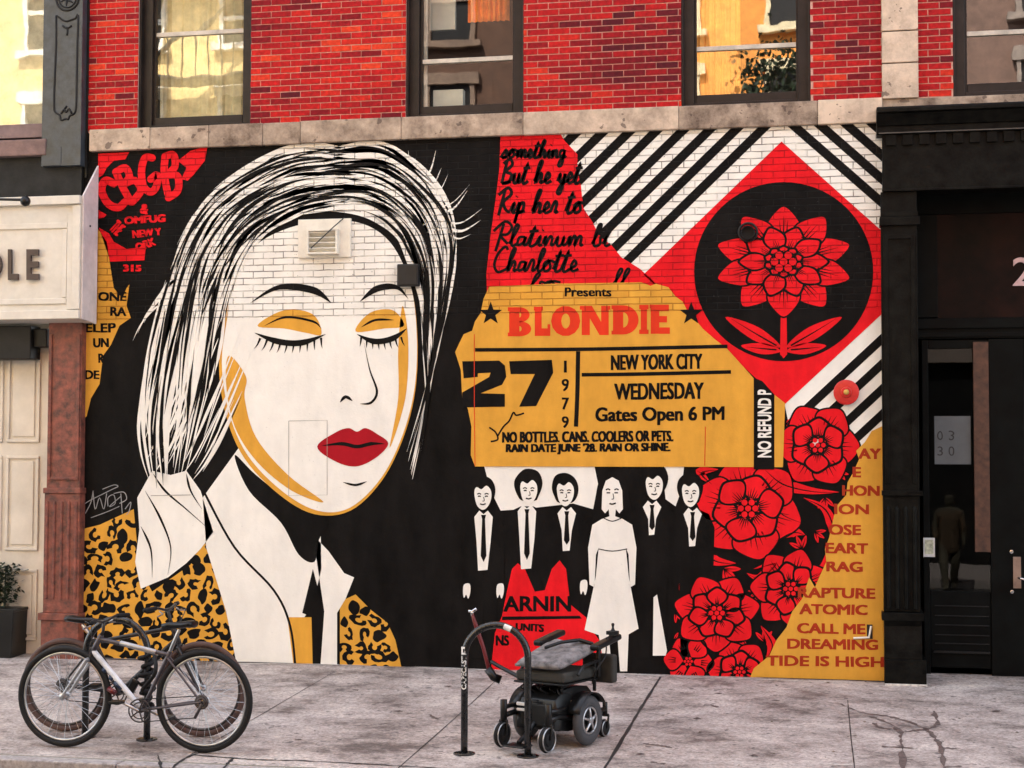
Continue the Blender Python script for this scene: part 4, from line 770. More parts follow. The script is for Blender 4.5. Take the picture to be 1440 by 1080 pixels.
b.ring(O(95, -2), .125, .012, (0, 1, 0), 40); b.ring(O(95, -2), .095, .009, (0, 1, 0), 32)
for i in range(6): a = i*pi/3; b.tube([(O(95, -2)[0]+.02*cos(a), yc-.003, O(95, -2)[2]+.02*sin(a)), (O(95, -2)[0]+.08*cos(a+.4), yc-.003, O(95, -2)[2]+.08*sin(a+.4))], [.014, .006], 6)
b.build('ornament', M['irond'], pil, smooth=True)  # raised relief; the black shading around it is put into its dark colour
b = MB(); b.box(cx1+.0, XL+.02, -.02, .1, WZ(120, 250), ZT+.4); b.build('shade_strip', M['irond'], lb)  # dark strip beside the pilaster; shade of its side put into the colour
# upstairs window
wz0 = WZ(30, 176, .05); b = MB(); b.box(-12, cx0+.03, .0, .15, WZ(30, 194), wz0); b.box(cx0-.05, cx0+.02, .03, .2, wz0, ZT+.3); lw = b.build('window', mat('mauve_brown_sash', (.19, .125, .12), .6), lb, bevel=.006)
b = MB(); b.add([(-12, .1, wz0), (cx0, .1, wz0), (cx0, .1, ZT+.3), (-12, .1, ZT+.3)], [(0, 1, 2, 3)]); b.build('pane', GL, lw)
b = MB(); b.box(-12, cx0, .3, .32, wz0, ZT+.3); b.build('backdrop', mat('cream_reflection_tint', (.7, .6, .4), .8), lw)  # added sheet behind the pane, coloured like the cream reflection in it
b = MB(); b.box(-12, WX(64, 205, -.14), -.14, .1, WZ(30, 219, -.14), WZ(30, 196, -.14)); b.build('sill', M['sillpink'], lw, bevel=.012)
b = MB(); zf = WZ(60, 290); b.box(-22, XL-.02, -.05, .2, zf, WZ(60, 218)+.0); b.build('fascia', M['fascia'], lb)
# red iron column
yk = -.10; zgl = SL*yk
def kx(px, y=yk): return WX(px, 700, y)
col = MB(); ztop = WZ(90, 440, yk); x0, x1 = kx(65), kx(112)
col.box(x0, x1, yk, .15, WZ(90, 688, yk), ztop+.2); cz1, cz0 = WZ(90, 675, yk), WZ(90, 470, yk)
for xx in (x0+.012, x1-.045): col.box(xx, xx+.033, yk-.018, yk, cz1, cz0)
col.box(x0+.045, x1-.045, yk-.018, yk, cz1, cz1+.03)
col.box(x0-.02, x1+.02, yk-.035, .15, WZ(90, 694, yk), WZ(90, 686, yk)); col.box(x0-.01, x1+.012, yk-.02, .15, WZ(90, 862, yk), WZ(90, 694, yk))
for i in range(5): xx = x0+.012+i*(x1-x0-.024-.026)/4; col.tube([(xx+.013, yk-.022, WZ(90, 842, yk)), (xx+.013, yk-.022, WZ(90, 705, yk))], .016, 8)
col.box(x0-.045, x1+.03, yk-.06, .15, WZ(90, 872, yk), WZ(90, 862, yk)); col.box(x0-.022, x1+.022, yk-.035, .15, zgl-.3, WZ(90, 872, yk)); col.build('iron_column', M['rust'], lb, bevel=.006)
# panelled cream front
yd = .12; b = MB(); dx0, dx1 = -12, kx(63, yd)+.03; zd0 = -.02; zd1 = WZ(30, 440, yd); b.box(dx0, dx1, yd, .3, zd0, zd1); dr = b.build('panelled_front', M['cream'], lb)
b = MB()
for xa, xb in ((-2, 8), (9, 55)):
    for ya, yb_ in ((495, 622), (641, 774), (800, 900)):
        X0, X1, Z0, Z1 = WX(xa if xa > 0 else -90, 700, yd), WX(xb, 700, yd), WZ(30, yb_, yd), WZ(30, ya, yd)
        if xa < 0: X1 = WX(3, 700, yd)
        for q in ((X0, X1, Z1-.03, Z1), (X0, X1, Z0, Z0+.03), (X0, X0+.03, Z0+.031, Z1-.031), (X1-.03, X1, Z0+.031, Z1-.031)): b.box(q[0], q[1], yd-.022, yd-.001, q[2], q[3])
        b.box(X0+.06, X1-.06, yd-.014, yd-.001, Z0+.06, Z1-.06)
b.build('panel_moulding', M['cream'], dr, bevel=.008)
b = MB(); b.box(-12, WX(44, 480, -.1), -.12, .1, WZ(30, 505, -.1), WZ(30, 458, -.1)); b.box(WX(44, 480, -.1)+.002, WX(66, 480, -.05), -.06, .1, WZ(30, 488, -.1), WZ(30, 462, -.1)); b.build('shutter_housing', M['irond'], lb, bevel=.01)
# the sign box
ys = -.36; sg = thing('shop_sign', 'white framed sign box with dark raised letters over the cream shop front', 'sign', (WX(60, 360, ys), ys, WZ(60, 450, ys)))
sx1 = WX(117, 360, ys); sz0, sz1 = WZ(60, 449, ys), WZ(60, 277, ys); zback = WZ(135, 234, -.05)
b = MB(); b.profx([(ys, sz0), (ys, sz1), (-.045, sz1), (-.045, sz0-.02)], -13, sx1-.021); b.build('box', M['sign'], sg)
b = MB(); b.profx([(ys-.004, sz0-.004), (ys-.004, sz1+.004), (-.04, zback+.01), (-.04, sz0-.03)], sx1-.02, sx1); b.build('side_panel', M['pinkside'], sg, bevel=.004)
b = MB(); FX = lambda px: WX(px, 360, ys); FZ = lambda py: WZ(60, py, ys)
b.box(-13, sx1-.024, ys-.05, ys, FZ(289), FZ(277)); b.box(-13, sx1-.024, ys-.035, ys, FZ(449), FZ(437)); b.box(FX(103), sx1-.024, ys-.03, ys, FZ(436), FZ(290)); b.box(FX(95), FX(103)-.002, ys-.016, ys, FZ(436), FZ(301)); b.box(-13, FX(95)-.002, ys-.016, ys, FZ(322), FZ(314)); b.box(-13, FX(95)-.002, ys-.016, ys, FZ(428), FZ(420)); b.box(FX(88), FX(95)-.004, ys-.012, ys, FZ(419), FZ(323)); b.build('frame_moulding', M['sign'], sg, bevel=.006)
def raised(txt, x0, y0, x1, y1, plane, depth, name, m, parent, bold=.03):
    vs_, fs_ = glyphs(txt, bold); ax, bx = min(v[0] for v in vs_), max(v[0] for v in vs_); ay, by = min(v[1] for v in vs_), max(v[1] for v in vs_); b = MB()
    q = [W(x0+(x-ax)/(bx-ax)*(x1-x0), y1-(y-ay)/(by-ay)*(y1-y0), plane) for x, y in vs_]; k = len(q)
    b.add([(x, plane-depth, z) for x, z in q]+[(x, plane-.001, z) for x, z in q], list(fs_)); ed = {}
    for f in fs_:
        for i in range(len(f)): e = (f[i], f[(i+1) % len(f)]); ed[e] = 1
    b.add([(x, plane-depth, z) for x, z in q]+[(x, plane-.001, z) for x, z in q], [(e[0], e[1], e[1]+k, e[0]+k) for e in ed if (e[1], e[0]) not in ed])
    return b.build(name, m, parent)
for ch, xa, xb in (('O', -34, 4), ('L', 13, 27), ('E', 39, 56)): raised(ch, xa, 351, xb, 394, ys-.016, .03, 'letter', M['letter'], sg)
b = MB(); b.lathe((sx1, WX(0, 0)*0-.22, WZ(126, 318, -.22)), (1, 0, 0), [(0, .012), (.008, .01)], 10); b.build('bolt', M['ink'], sg)
lm = thing('sign_lamp', 'black round-ended lamp arm in front of the white sign top', 'lamp', (WX(36, 283, ys-.3), ys-.3, WZ(36, 283, ys-.3)))
yl = ys-.3; b = MB(); b.lathe((WX(36, 283, yl), yl, WZ(36, 283, yl)), (1, 0, 0), [(-.05, .012), (-.04, .035), (-.02, .05), (0, .054), (.02, .05), (.04, .03), (.048, .008)], 20); b.build('ball_end', M['plastic'], lm, smooth=True)
b = MB(); b.tube([(WX(31, 281, yl), yl, WZ(31, 281, yl)), (WX(-20, 280, yl), yl, WZ(-20, 280, yl)), (WX(-60, 280, yl), yl+.1, WZ(-60, 270, yl)), (WX(-75, 270, ys), ys, WZ(-75, 262, ys))], .014, 8); b.build('arm', M['plastic'], lm, smooth=True)
# planter
pg = G(-12, 925); pn = thing('planter', 'black square planter with a dark leafy plant by the cream door', 'planter', tuple(pg)); zt = WZ(-10, 856, pg.y)
px1 = WX(18, 890, pg.y); b = MB(); b.prism([(px1-.40, pg.z-.02), (px1-.02, pg.z-.02), (px1, zt-.03), (px1+.01, zt-.03), (px1+.01, zt), (px1-.43, zt), (px1-.43, zt-.03), (px1-.42, zt-.03)], pg.y-.0, pg.y+.4); b.build('pot', M['plastic'], pn, bevel=.008)
b = MB()
for i in range(520):
    a, e = random.uniform(0, 6.28), random.uniform(.0, 1); c0 = Vector((px1-.21+random.gauss(0, .085), pg.y+.2+random.gauss(0, .08), zt+.02+random.random()*.42)); d = Vector((cos(a), sin(a), random.uniform(-.2, .9))).normalized()*.06; s_ = d.cross(Vector((0, 0, 1))).normalized()*.02
    b.add([c0, c0+d*.5+s_, c0+d, c0+d*.5-s_], [(0, 1, 2, 3)])
b.build('foliage', M['leaf'], pn); b = MB(); b.tube([(px1-.21, pg.y+.2, zt-.1), (px1-.2, pg.y+.2, zt+.4)], [.014, .005], 6); b.build('stem', M['leaf'], pn)

# ------------------------------------------------------------------ right black storefront
sf = thing('storefront', 'black cast iron storefront with fluted pilaster, deep cornice and recessed doors', 'storefront', (WX(1340, 950), 0, 0))
yp = -.14; R1 = XEND
cx0 = WX(1233, 160, -.3); zc = [WZ(1300, y, -.3) for y in (148, 172, 184)]
b = MB(); b.profx([(-.02, zc[0]+.03), (-.30, zc[0]), (-.32, zc[0]-.02), (-.32, zc[0]-.05), (-.28, zc[0]-.06), (-.22, zc[1]), (-.2, zc[1]-.005), (-.2, zc[2]+.012), (-.19, zc[2]), (-.02, zc[2])], cx0, R1); b.build('cornice', M['black'], sf)
b = MB(); b.box(cx0+.02, R1, -.212, -.2, zc[2]+.006, zc[2]+.016); b.build('cornice_lip', mat('worn_lip', (.06, .058, .055), .45), sf)
zf0, zf1 = WZ(1300, 268, -.16), zc[2]-.001
b = MB(); b.box(WX(1241, 230, -.16), R1, -.16, .1, zf0, zf1); k = 0
x = WX(1246, 190, -.2)
while x < R1: b.box(x, x+.09, -.19, -.16, zf1-.1, zf1-.002); x += .15
b.box(WX(1240, 230, -.18), R1, -.18, -.16, zf0, zf0+.02); b.build('frieze', M['black'], sf, bevel=.003)
px0, px1 = WX(1241, 600, yp), WX(1292, 600, yp); PZ = lambda py: WZ(1266, py, yp); zg = SL*yp
b = MB(); b.box(px0, px1, yp, .2, PZ(860), zf0); b.box(px0-.012, px1+.025, yp-.03, .2, PZ(317), PZ(305)); b.box(px0, px1+.01, yp-.015, .2, PZ(304.5), PZ(298))
for xa, xb in ((px0+.02, px0+.06), (px1-.06, px1-.02)): b.box(xa, xb, yp-.014, yp, PZ(680), PZ(330))
b.box(px0+.06, px1-.06, yp-.014, yp, PZ(336), PZ(330)); b.box(px0-.01, px1+.03, yp-.035, .2, PZ(697), PZ(690))
for i in range(4): xx = px0+.045+i*(px1-px0-.09)/3; b.tube([(xx, yp-.005, PZ(856)), (xx, yp-.005, PZ(716)), (xx, yp, PZ(712))], [.02, .02, .008], 10)
b.box(px0-.02, px1+.03, yp-.07, .2, PZ(872), PZ(861)); b.profx([(yp-.055, PZ(872)-.001), (yp-.02, PZ(880)), (yp-.05, PZ(905)), (yp-.06, PZ(926)), (.2, PZ(926)), (.2, PZ(872)-.001)], px0-.0, px1+.01)
b.box(px0, px1+.045, yp-.09, .2, zg-.3, PZ(926)-.001); b.build('pilaster', M['black'], sf, bevel=.006)
b = MB(); bl = b.box(px0, px1+.05, yp-.10, -.03, zg-.05, zg+.015); b.build('pilaster_foot', M['pale_chip'], sf, bevel=.006)
# the recess: lintel, transom, doors
yr = .45; DX = lambda px, py=600: WX(px, py, yr); DZ = lambda py: WZ(1370, py, yr)
b = MB(); b.box(px1, R1, yr, yr+.1, DZ(300), zf0+.2); b.box(px1-.1, px1+.02, .2, yr+.1, -.3, zf0+.2); b.box(px1-.1, R1, .1, yr, zf0+.12, zf0+.2); b.box(px1, R1, yr-.02, yr+.12, DZ(476), DZ(447)); b.box(px1, R1, yr-.05, yr-.021, DZ(462), DZ(449)); b.box(px1, R1, yr-.035, yr-.021, DZ(474), DZ(468)); b.box(px1-.05, DX(1320), yr-.03, yr+.1, DZ(446), DZ(301)); b.box(px1, R1, .2, 4, -.4, -.01); b.build('door_surround', M['blackg'], sf, bevel=.004)
b = MB(); b.box(DX(1320)+.001, R1, yr+.03, yr+.06, DZ(446.5), DZ(300)); b.build('transom_panel', M['transom'], sf)
raised('2', 1424, 362, 1452, 402, yr+.03, .012, 'house_number', M['pinkn'], sf, .01)
d = MB(); d.box(DX(1297), DX(1306), yr, yr+.05, .0, DZ(477)); d.box(DX(1391), DX(1440), yr-.015, yr+.05, .0, DZ(477)); d.box(DX(1306)+.001, DX(1391)-.001, yr, yr+.05, DZ(940), DZ(832)); d.box(DX(1306)+.001, DX(1391)-.001, yr, yr+.05, DZ(490), DZ(477.5)); door = d.build('door', M['blackg'], sf, bevel=.005)
d = MB(); d.box(DX(1440)+.006, R1, yr-.005, yr+.05, .0, DZ(477)); d.build('fixed_panel', M['blackg'], sf)
d = MB()
for y_ in (852, 866, 879, 893, 905): d.box(DX(1312), DX(1388), yr-.012, yr-.001, DZ(y_+1.4), DZ(y_))
d.box(DX(1310), DX(1389), yr-.03, yr-.001, DZ(919), DZ(916)); d.build('kick_grille', M['irond'], door, bevel=.002)
d = MB(); d.add([(DX(1306), yr+.02, DZ(832)), (DX(1391), yr+.02, DZ(832)), (DX(1391), yr+.02, DZ(490)), (DX(1306), yr+.02, DZ(490))], [(0, 1, 2, 3)]); d.build('glass', glass('door_glass', .017, (.6, .62, .6), wave=.006), door)
d = MB(); d.box(DX(1369), DX(1391)-.002, yr-.03, yr+.019, DZ(776), DZ(481)); d.build('brown_strip', M['brownstrip'], door, bevel=.003)  # upright brown strip along the door edge
hy = yr-.016; d = MB(); d.box(DX(1422), DX(1433), hy-.01, hy, DZ(826), DZ(782)); hp = d.build('handle_plate', M['brass'], door, bevel=.003)
d = MB(); d.tube([(DX(1429), hy-.01, DZ(811)), (DX(1429), hy-.06, DZ(811)), (DX(1434), hy-.075, DZ(812)), (DX(1446), hy-.075, DZ(816))], .011, 8); d.lathe((DX(1420), hy, DZ(775)), (0, -1, 0), [(0, .018), (.02, .016)]); d.lathe((DX(1420), hy, DZ(831)), (0, -1, 0), [(0, .018), (.02, .016)]); d.build('lever', M['chrome'], hp, smooth=True)
d = MB(); d.box(px1, R1, 3.4, 3.5, -.4, 4.5); d.box(R1, R1+.1, .1, 3.5, -.4, 4.5); d.box(px1-.05, px1, .56, 3.5, -.4, 4.5); d.box(px1, R1, .56, 3.5, 4.3, 4.4); d.build('hallway', M['room'], sf)
# papers
n = thing('paper_notice', 'grey paper with black numbers taped inside the dark door glass', 'notice', (DX(1340), yr, DZ(650))); b = MB(); b.box(DX(1314), DX(1365), yr+.008, yr+.0095, DZ(653), DZ(585)); b.build('sheet', M['paper'], n)
p = Paint(0, plane=yr+.0075); p.off = yr+.0065
for ch, x0, y0 in (('0', 1318, 606), ('3', 1334, 606), ('3', 1318, 628), ('0', 1334, 628)): text(p, ch, x0, y0, x0+8, y0+13, .0)
p.build('numbers', M['ink'], n)
n = thing('small_notice', 'small pale yellow notice stuck on the dark door edge', 'notice', (DX(1305), yr, DZ(784))); b = MB(); b.box(DX(1297), DX(1313), yr-.006, yr-.003, DZ(784), DZ(757)); b.build('card', M['sticker'], n); b = MB(); b.box(DX(1299), DX(1311), yr-.0085, yr-.0065, DZ(780), DZ(760)); b.build('print', M['note'], n)

# ------------------------------------------------------------------ hoop racks
def hoop(pxl, pxr, top, label):
    A, B_ = G(*pxl), G(*pxr); y = (A.y+B_.y)/2; zg_ = SL*y; x0, x1 = A.x, B_.x; r = (x1-x0)/2; zt_ = WZ((pxl[0]+pxr[0])/2, top, y)-.026; zc_ = zt_-r
    o = thing('bike_rack', label, 'bike rack', ((x0+x1)/2, y, zg_), 'black hoop bike racks on the pavement')
    pts_ = [(x0, y, zg_-.02)]+[(x0, y, zg_+(zc_-zg_)*q/4) for q in range(1, 4)]+[((x0+x1)/2-r*cos(pi*q/20), y, zc_+r*sin(pi*q/20)) for q in range(21)]+[(x1, y, zg_+(zc_-zg_)*(4-q)/4) for q in range(1, 4)]+[(x1, y, zg_-.02)]
    b = MB(); b.tube(pts_, .0265, 16); b.build('hoop', M['rack'], o, smooth=True)
    for xx in (x0, x1): b = MB(); b.lathe((xx, y, zg_-.005), (0, 0, 1), [(0, .082), (.014, .082), (.018, .07), (.022, .034)], 24); b.lathe((xx+.055, y-.03, zg_+.01), (0, 0, 1), [(0, .012), (.014, .01)], 8); b.build('base_flange', M['rack'], o, bevel=.002)
    return o, x0, x1, y, zg_, zc_, r
hr, x0, x1, y, zg_, zc_, r = hoop((653, 1060), (742, 1064), 874, 'black hoop bike rack with white stickers in front of the folded wheelchair')
zl = WZ(653, 970, y); b = MB(); k = 10            # printed band wrapped round the left leg, and two square stickers
def band(z0, z1, a0=-.9, a1=.9, rr=.0272):
    v = [(x0+rr*sin(a0+(a1-a0)*i/k), y-rr*cos(a0+(a1-a0)*i/k), z) for z in (z0, z1) for i in range(k+1)]; b.add(v, [(i, i+1, k+2+i, k+1+i) for i in range(k)])
band(WZ(653, 920, y), WZ(653, 909, y))
a = pi*.62; P0 = Vector(((x0+x1)/2-r*cos(a), y, zc_+r*sin(a))); T = Vector((sin(a), 0, cos(a))).normalized(); T = Vector((r*sin(a), 0, r*cos(a))).normalized(); Nn = Vector((-cos(a), 0, sin(a)))
v = [P0+T*t+Nn*(.0275*sin(q))+Vector((0, -.0275*cos(q), 0)) for t in (-.03, .03) for q in (-.9+1.8*i/k for i in range(k+1))]; b.add(v, [(i, i+1, k+2+i, k+1+i) for i in range(k)]); b.build('sticker', M['sticker'], hr)
vs_, fs_ = glyphs('CAPECAST', .03); ax, bx = min(v[0] for v in vs_), max(v[0] for v in vs_); ay, by = min(v[1] for v in vs_), max(v[1] for v in vs_); b = MB(); za, zb_ = WZ(653, 969, y), WZ(653, 922, y)
b.add([(x0+.0276*sin(-.75+1.5*(1-(v[1]-ay)/(by-ay))), y-.0276*cos(-.75+1.5*(1-(v[1]-ay)/(by-ay))), za+(zb_-za)*(v[0]-ax)/(bx-ax)) for v in vs_], fs_); b.build('rack_lettering', M['sticker'], hr)
b = MB(); b.box(x0-.006, x0+.006, y-.0288, y-.0284, WZ(653, 917, y), WZ(653, 912, y)); b.build('sticker_mark', M['ink'], hr)
hoop((121, 1036), (205, 1041), 866, 'black hoop bike rack behind the two parked bicycles')

# ------------------------------------------------------------------ bicycles
def bike(base, label, P, wr, cols, flip, bar_px):
    """side view joints in photo pixels on the bike's own upright plane; real tubes, wheels and fittings around them"""
    yb = G(*base).y; zg_ = SL*yb; J = {k: Vector((W(*v, yb)[0], yb, W(*v, yb)[1])) for k, v in P.items()}
    R = wr
    for k in ('FA', 'RA'): J[k].z = zg_+R+.003
    o = thing('bicycle', label, 'bicycle', (J['BB'].x, yb, zg_), 'bicycles parked at the rack'); fr_, fk, ty, rm, ac = cols
    Y = Vector((0, 1, 0)); s = 1 if flip else -1     # s = direction of travel in x
    for k in ('FA', 'RA'):
        c = J[k]; w = MB(); w.ring(c, R-.024, .024, Y, 64, 10); wh = w.build('wheel', ty, o, smooth=True)
        w = MB(); w.ring(c, R-.055, .011, Y, 64, 6, 1.2); w.build('rim', rm, wh, smooth=True)
        w = MB(); w.lathe(c-Y*.05, Y, [(0, .012), (.005, .026), (.012, .018), (.088, .018), (.095, .026), (.1, .012)], 14)
        for i in range(28):
            a = 2*pi*i/28; off = .04 if i % 2 else -.04; a2 = a+(.35 if i % 4 < 2 else -.35)
            w.tube([c+Vector((cos(a2)*.022, off, sin(a2)*.022)), c+Vector((cos(a)*(R-.062), 0, sin(a)*(R-.062)))], .0016, 4, cap=False)
        w.build('spokes', M['steel'], wh)
    f = MB(); BB, ST, HT, HB = J['BB'], J['ST'], J['HT'], J['HB']; hd = (HT-HB).normalized()
    f.tube([HB+hd*.0, HT+hd*.02], .021, 12); f.tube([ST, HT-hd*.015], .017, 12); f.tube([BB, ST+(ST-BB).normalized()*.03], .0165, 12)
    f.tube([BB-Y*.04, BB+Y*.04], .022, 12)
    for q in (-1, 1):
        f.tube([BB+Y*.028*q, J['RA']+Y*.062*q], .0095, 8); f.tube([ST+Y*.02*q-Vector((0, 0, .02)), J['RA']+Y*.062*q], .0085, 8)
    f.build('frame', fr_, o, smooth=True)
    f = MB(); f.tube([BB, HB+hd*.04], .022, 12); dt = f.build('down_tube', ac, o, smooth=True)
    f = MB(); f.tube([HB, HB-hd*.03], .02, 10)
    for q in (-1, 1): f.tube([HB-hd*.02, HB-hd*.04+Y*.05*q, J['FA']+Y*.055*q], [.016, .017, .011], 10)
    f.tube([HB-hd*.03-Y*.06, HB-hd*.03+Y*.06], .014, 8); f.build('fork', fk, o, smooth=True)
    # cockpit
    bc = Vector((W(*bar_px, yb)[0], yb, W(*bar_px, yb)[1])); f = MB(); f.tube([HT+hd*.015, HT+hd*.05, bc], .013, 8)
    f.tube([bc-Y*.31+Vector((-s*.05, 0, .02)), bc-Y*.17+Vector((-s*.01, 0, .025)), bc-Y*.05, bc+Y*.05, bc+Y*.17+Vector((-s*.01, 0, .025)), bc+Y*.31+Vector((-s*.05, 0, .02))], .011, 8); hb = f.build('handlebar', M['fblack'], o, smooth=True)
    for q in (-1, 1):
        f = MB(); f.tube([bc+Y*.19*q+Vector((-s*.018, 0, .026)), bc+Y*.32*q+Vector((-s*.055, 0, .02))], .0175, 8); f.build('grip', M['tyre'], hb, smooth=True)
        f = MB(); f.tube([bc+Y*.16*q, bc+Y*.17*q+Vector((s*.035, 0, -.02)), bc+Y*.27*q+Vector((s*.035, 0, -.03))], .006, 6); f.build('brake_lever', M['steel'], hb, smooth=True)
        f = MB(); f.tube(smooth3([bc+Y*.15*q+Vector((s*.03, 0, -.01)), bc+Y*.07*q+Vector((s*.12, 0, .0)), bc+Vector((s*.1, 0, -.12)), HB+hd*.02+Y*.02*q, HB-hd*.06+Y*.03*q]), .0035, 5); f.build('brake_cable', M['ink'], hb)
    # saddle
    sd_ = J['SD']; ax_ = (ST-BB).normalized(); f = MB(); f.tube([ST, sd_-Vector((0, 0, .03))], .0135, 10); sp_ = f.build('seat_post', M['steel'], o, smooth=True)
    f = MB(); prof = [(-.13, .062, .018), (-.09, .075, .02), (-.04, .06, .012), (.02, .03, .006), (.09, .02, .004), (.14, .012, -.01)]; vs2 = []
    for (u, hw, h) in prof:
        for a in range(10): t = 2*pi*a/10; vs2.append(sd_+Vector((s*u, hw*cos(t), h+(.022*sin(t) if sin(t) > 0 else .03*sin(t)))))
    f.add(vs2, [(i*10+j, i*10+(j+1) % 10, (i+1)*10+(j+1) % 10, (i+1)*10+j) for i in range(5) for j in range(10)]+[tuple(range(10)), tuple(range(50, 60))]); f.build('saddle', M['plastic'], o, smooth=True)
    # drive train (on the right-hand side of the bike)
    ry = yb+(-.05 if s > 0 else .05); near = yb-.05; cy = near if s > 0 else yb+.05
    cy = near
    f = MB(); f.ring((BB.x, cy, BB.z), .085, .006, Y, 40, 6); f.ring((BB.x, cy, BB.z), .06, .005, Y, 32, 6)
    for i in range(5): a = i*2*pi/5; f.tube([(BB.x, cy, BB.z), (BB.x+.085*cos(a), cy, BB.z+.085*sin(a))], .006, 6)
    ck = f.build('crankset', M['rimd'], o, smooth=True)
    for q, a in ((-1, 2.7), (1, 2.7+pi)):
        e = Vector((BB.x+.165*cos(a), yb+q*.075, BB.z+.165*sin(a))); f = MB(); f.tube([(BB.x, yb+q*.06, BB.z), e], [.014, .011], 8); f.build('crank_arm', M['steel'], ck, smooth=True)
        f = MB(); f.box(e.x-.045, e.x+.045, e.y+(q-1)*.05, e.y+(q+1)*.05, e.z-.012, e.z+.012); f.build('pedal', M['plastic'], ck, bevel=.005)
    ra = J['RA']; f = MB(); f.ring((ra.x, cy, ra.z), .045, .012, Y, 28, 6, 1.4); f.ring((ra.x, cy, ra.z), .03, .014, Y, 24, 6, 1.4)
    f.tube([(ra.x-s*.005, cy-.01, ra.z-.01), (ra.x+s*.02, cy-.012, ra.z-.07), (ra.x+s*.05, cy-.005, ra.z-.12)], .012, 8); f.build('gears', M['rimd'], o, smooth=True)
    f = MB(); f.tube([(BB.x, cy, BB.z+.085), (ra.x, cy, ra.z+.046)], .004, 5); f.tube([(BB.x, cy, BB.z-.085), (ra.x+s*.05, cy, ra.z-.12)], .004, 5); f.build('chain', M['irond'], o)
    return o, J, dt, yb
def smooth3(p, n=6):
    k = len(p); out = []
    for i in range(k-1):
        q = [p[min(max(i+j-1, 0), k-1)] for j in range(4)]
        for m_ in range(n): t = m_/n; out.append(.5*(2*q[1]+(q[2]-q[0])*t+(2*q[0]-5*q[1]+4*q[2]-q[3])*t*t+(3*q[1]-q[0]-3*q[2]+q[3])*t**3))
    out.append(p[-1]); return out
sc_ = lambda px, py: 1/abs(WX(px+1, py, G(px, py).y)-WX(px, py, G(px, py).y))
o, J, dt, yb = bike((91, 1051), 'silver and plum mountain bicycle with a white down tube, nearest the kerb', dict(FA=(91, 985), RA=(287, 995), BB=(200, 998), ST=(237, 921), HT=(141, 896), HB=(128, 922), SD=(252, 880)), 65.5/sc_(91, 1050), (M['fgrey'], M['fsilver'], M['tyre'], M['rim'], M['fwhite']), False, (146, 874))
b = MB(); d = (J['HB']-J['BB']); 
for a, c in ((.38, .52), (.56, .62), (.70, .76)): b.tube([J['BB']+d*a, J['BB']+d*c], .0228, 12)
b.build('decal', mat('blue_black_decal', (.03, .05, .10), .4), dt, smooth=True)
b = MB(); e_ = J['ST']-J['HT']; b.tube([J['HT']+e_*.3-Vector((0, 0, .004)), J['HT']+e_*.82-Vector((0, 0, .004))], .0205, 12); b.build('top_tube_band', M['fsilver'], o, smooth=True)
b = MB(); c = J['BB']+d*.62+Vector((0, -.03, 0)); b.tube([c+Vector((.0, 0, -.09)), c+Vector((.06, -.01, -.12))], [.02, .02], 10); b.build('red_lock', M['redp'], o, smooth=True)
bike((92, 1029), 'black bicycle with brown tyres behind the silver one, saddle to the left', dict(FA=(283, 968), RA=(92, 968), BB=(168, 974), ST=(134, 903), HT=(243, 880), HB=(252, 905), SD=(116, 873)), 60.5/sc_(92, 1028), (M['fblack'], M['fblack'], M['tyreb'], M['rimd'], M['fblack']), True, (236, 857))

lx, ly = G(205, 1041).x, G(205, 1041).y
lk = thing('chain_lock', 'thick black chain lock wound round the right post of the bicycle rack', 'lock', (lx, ly, SL*ly))
b = MB(); P = []
for q in range(60):
    a = q*.62; z = SL*ly+.26+.40*q/60; rr = .045+.015*sin(q*.37); P.append((lx+rr*cos(a), ly+rr*sin(a), z))
b.tube(P, .017, 8); b.build('chain', M['tyre'], lk, smooth=True)
b = MB(); b.tube(smooth3([Vector(P[-1]), Vector((lx+.1, ly-.1, P[-1][2]+.03)), Vector((lx+.16, ly-.2, P[-1][2]-.1)), Vector((lx+.02, ly-.12, P[-1][2]-.25)), Vector(P[20])]), .016, 8); b.build('loop', M['tyre'], lk, smooth=True)
b = MB(); m_ = Matrix.Translation((lx-.09, ly-.05, SL*ly+.42)) @ Matrix.Rotation(.5, 4, 'Y'); b.box(-.03, .03, -.022, .022, -.055, .055, m=m_); b.build('lock_body', M['plastic'], lk, bevel=.008)
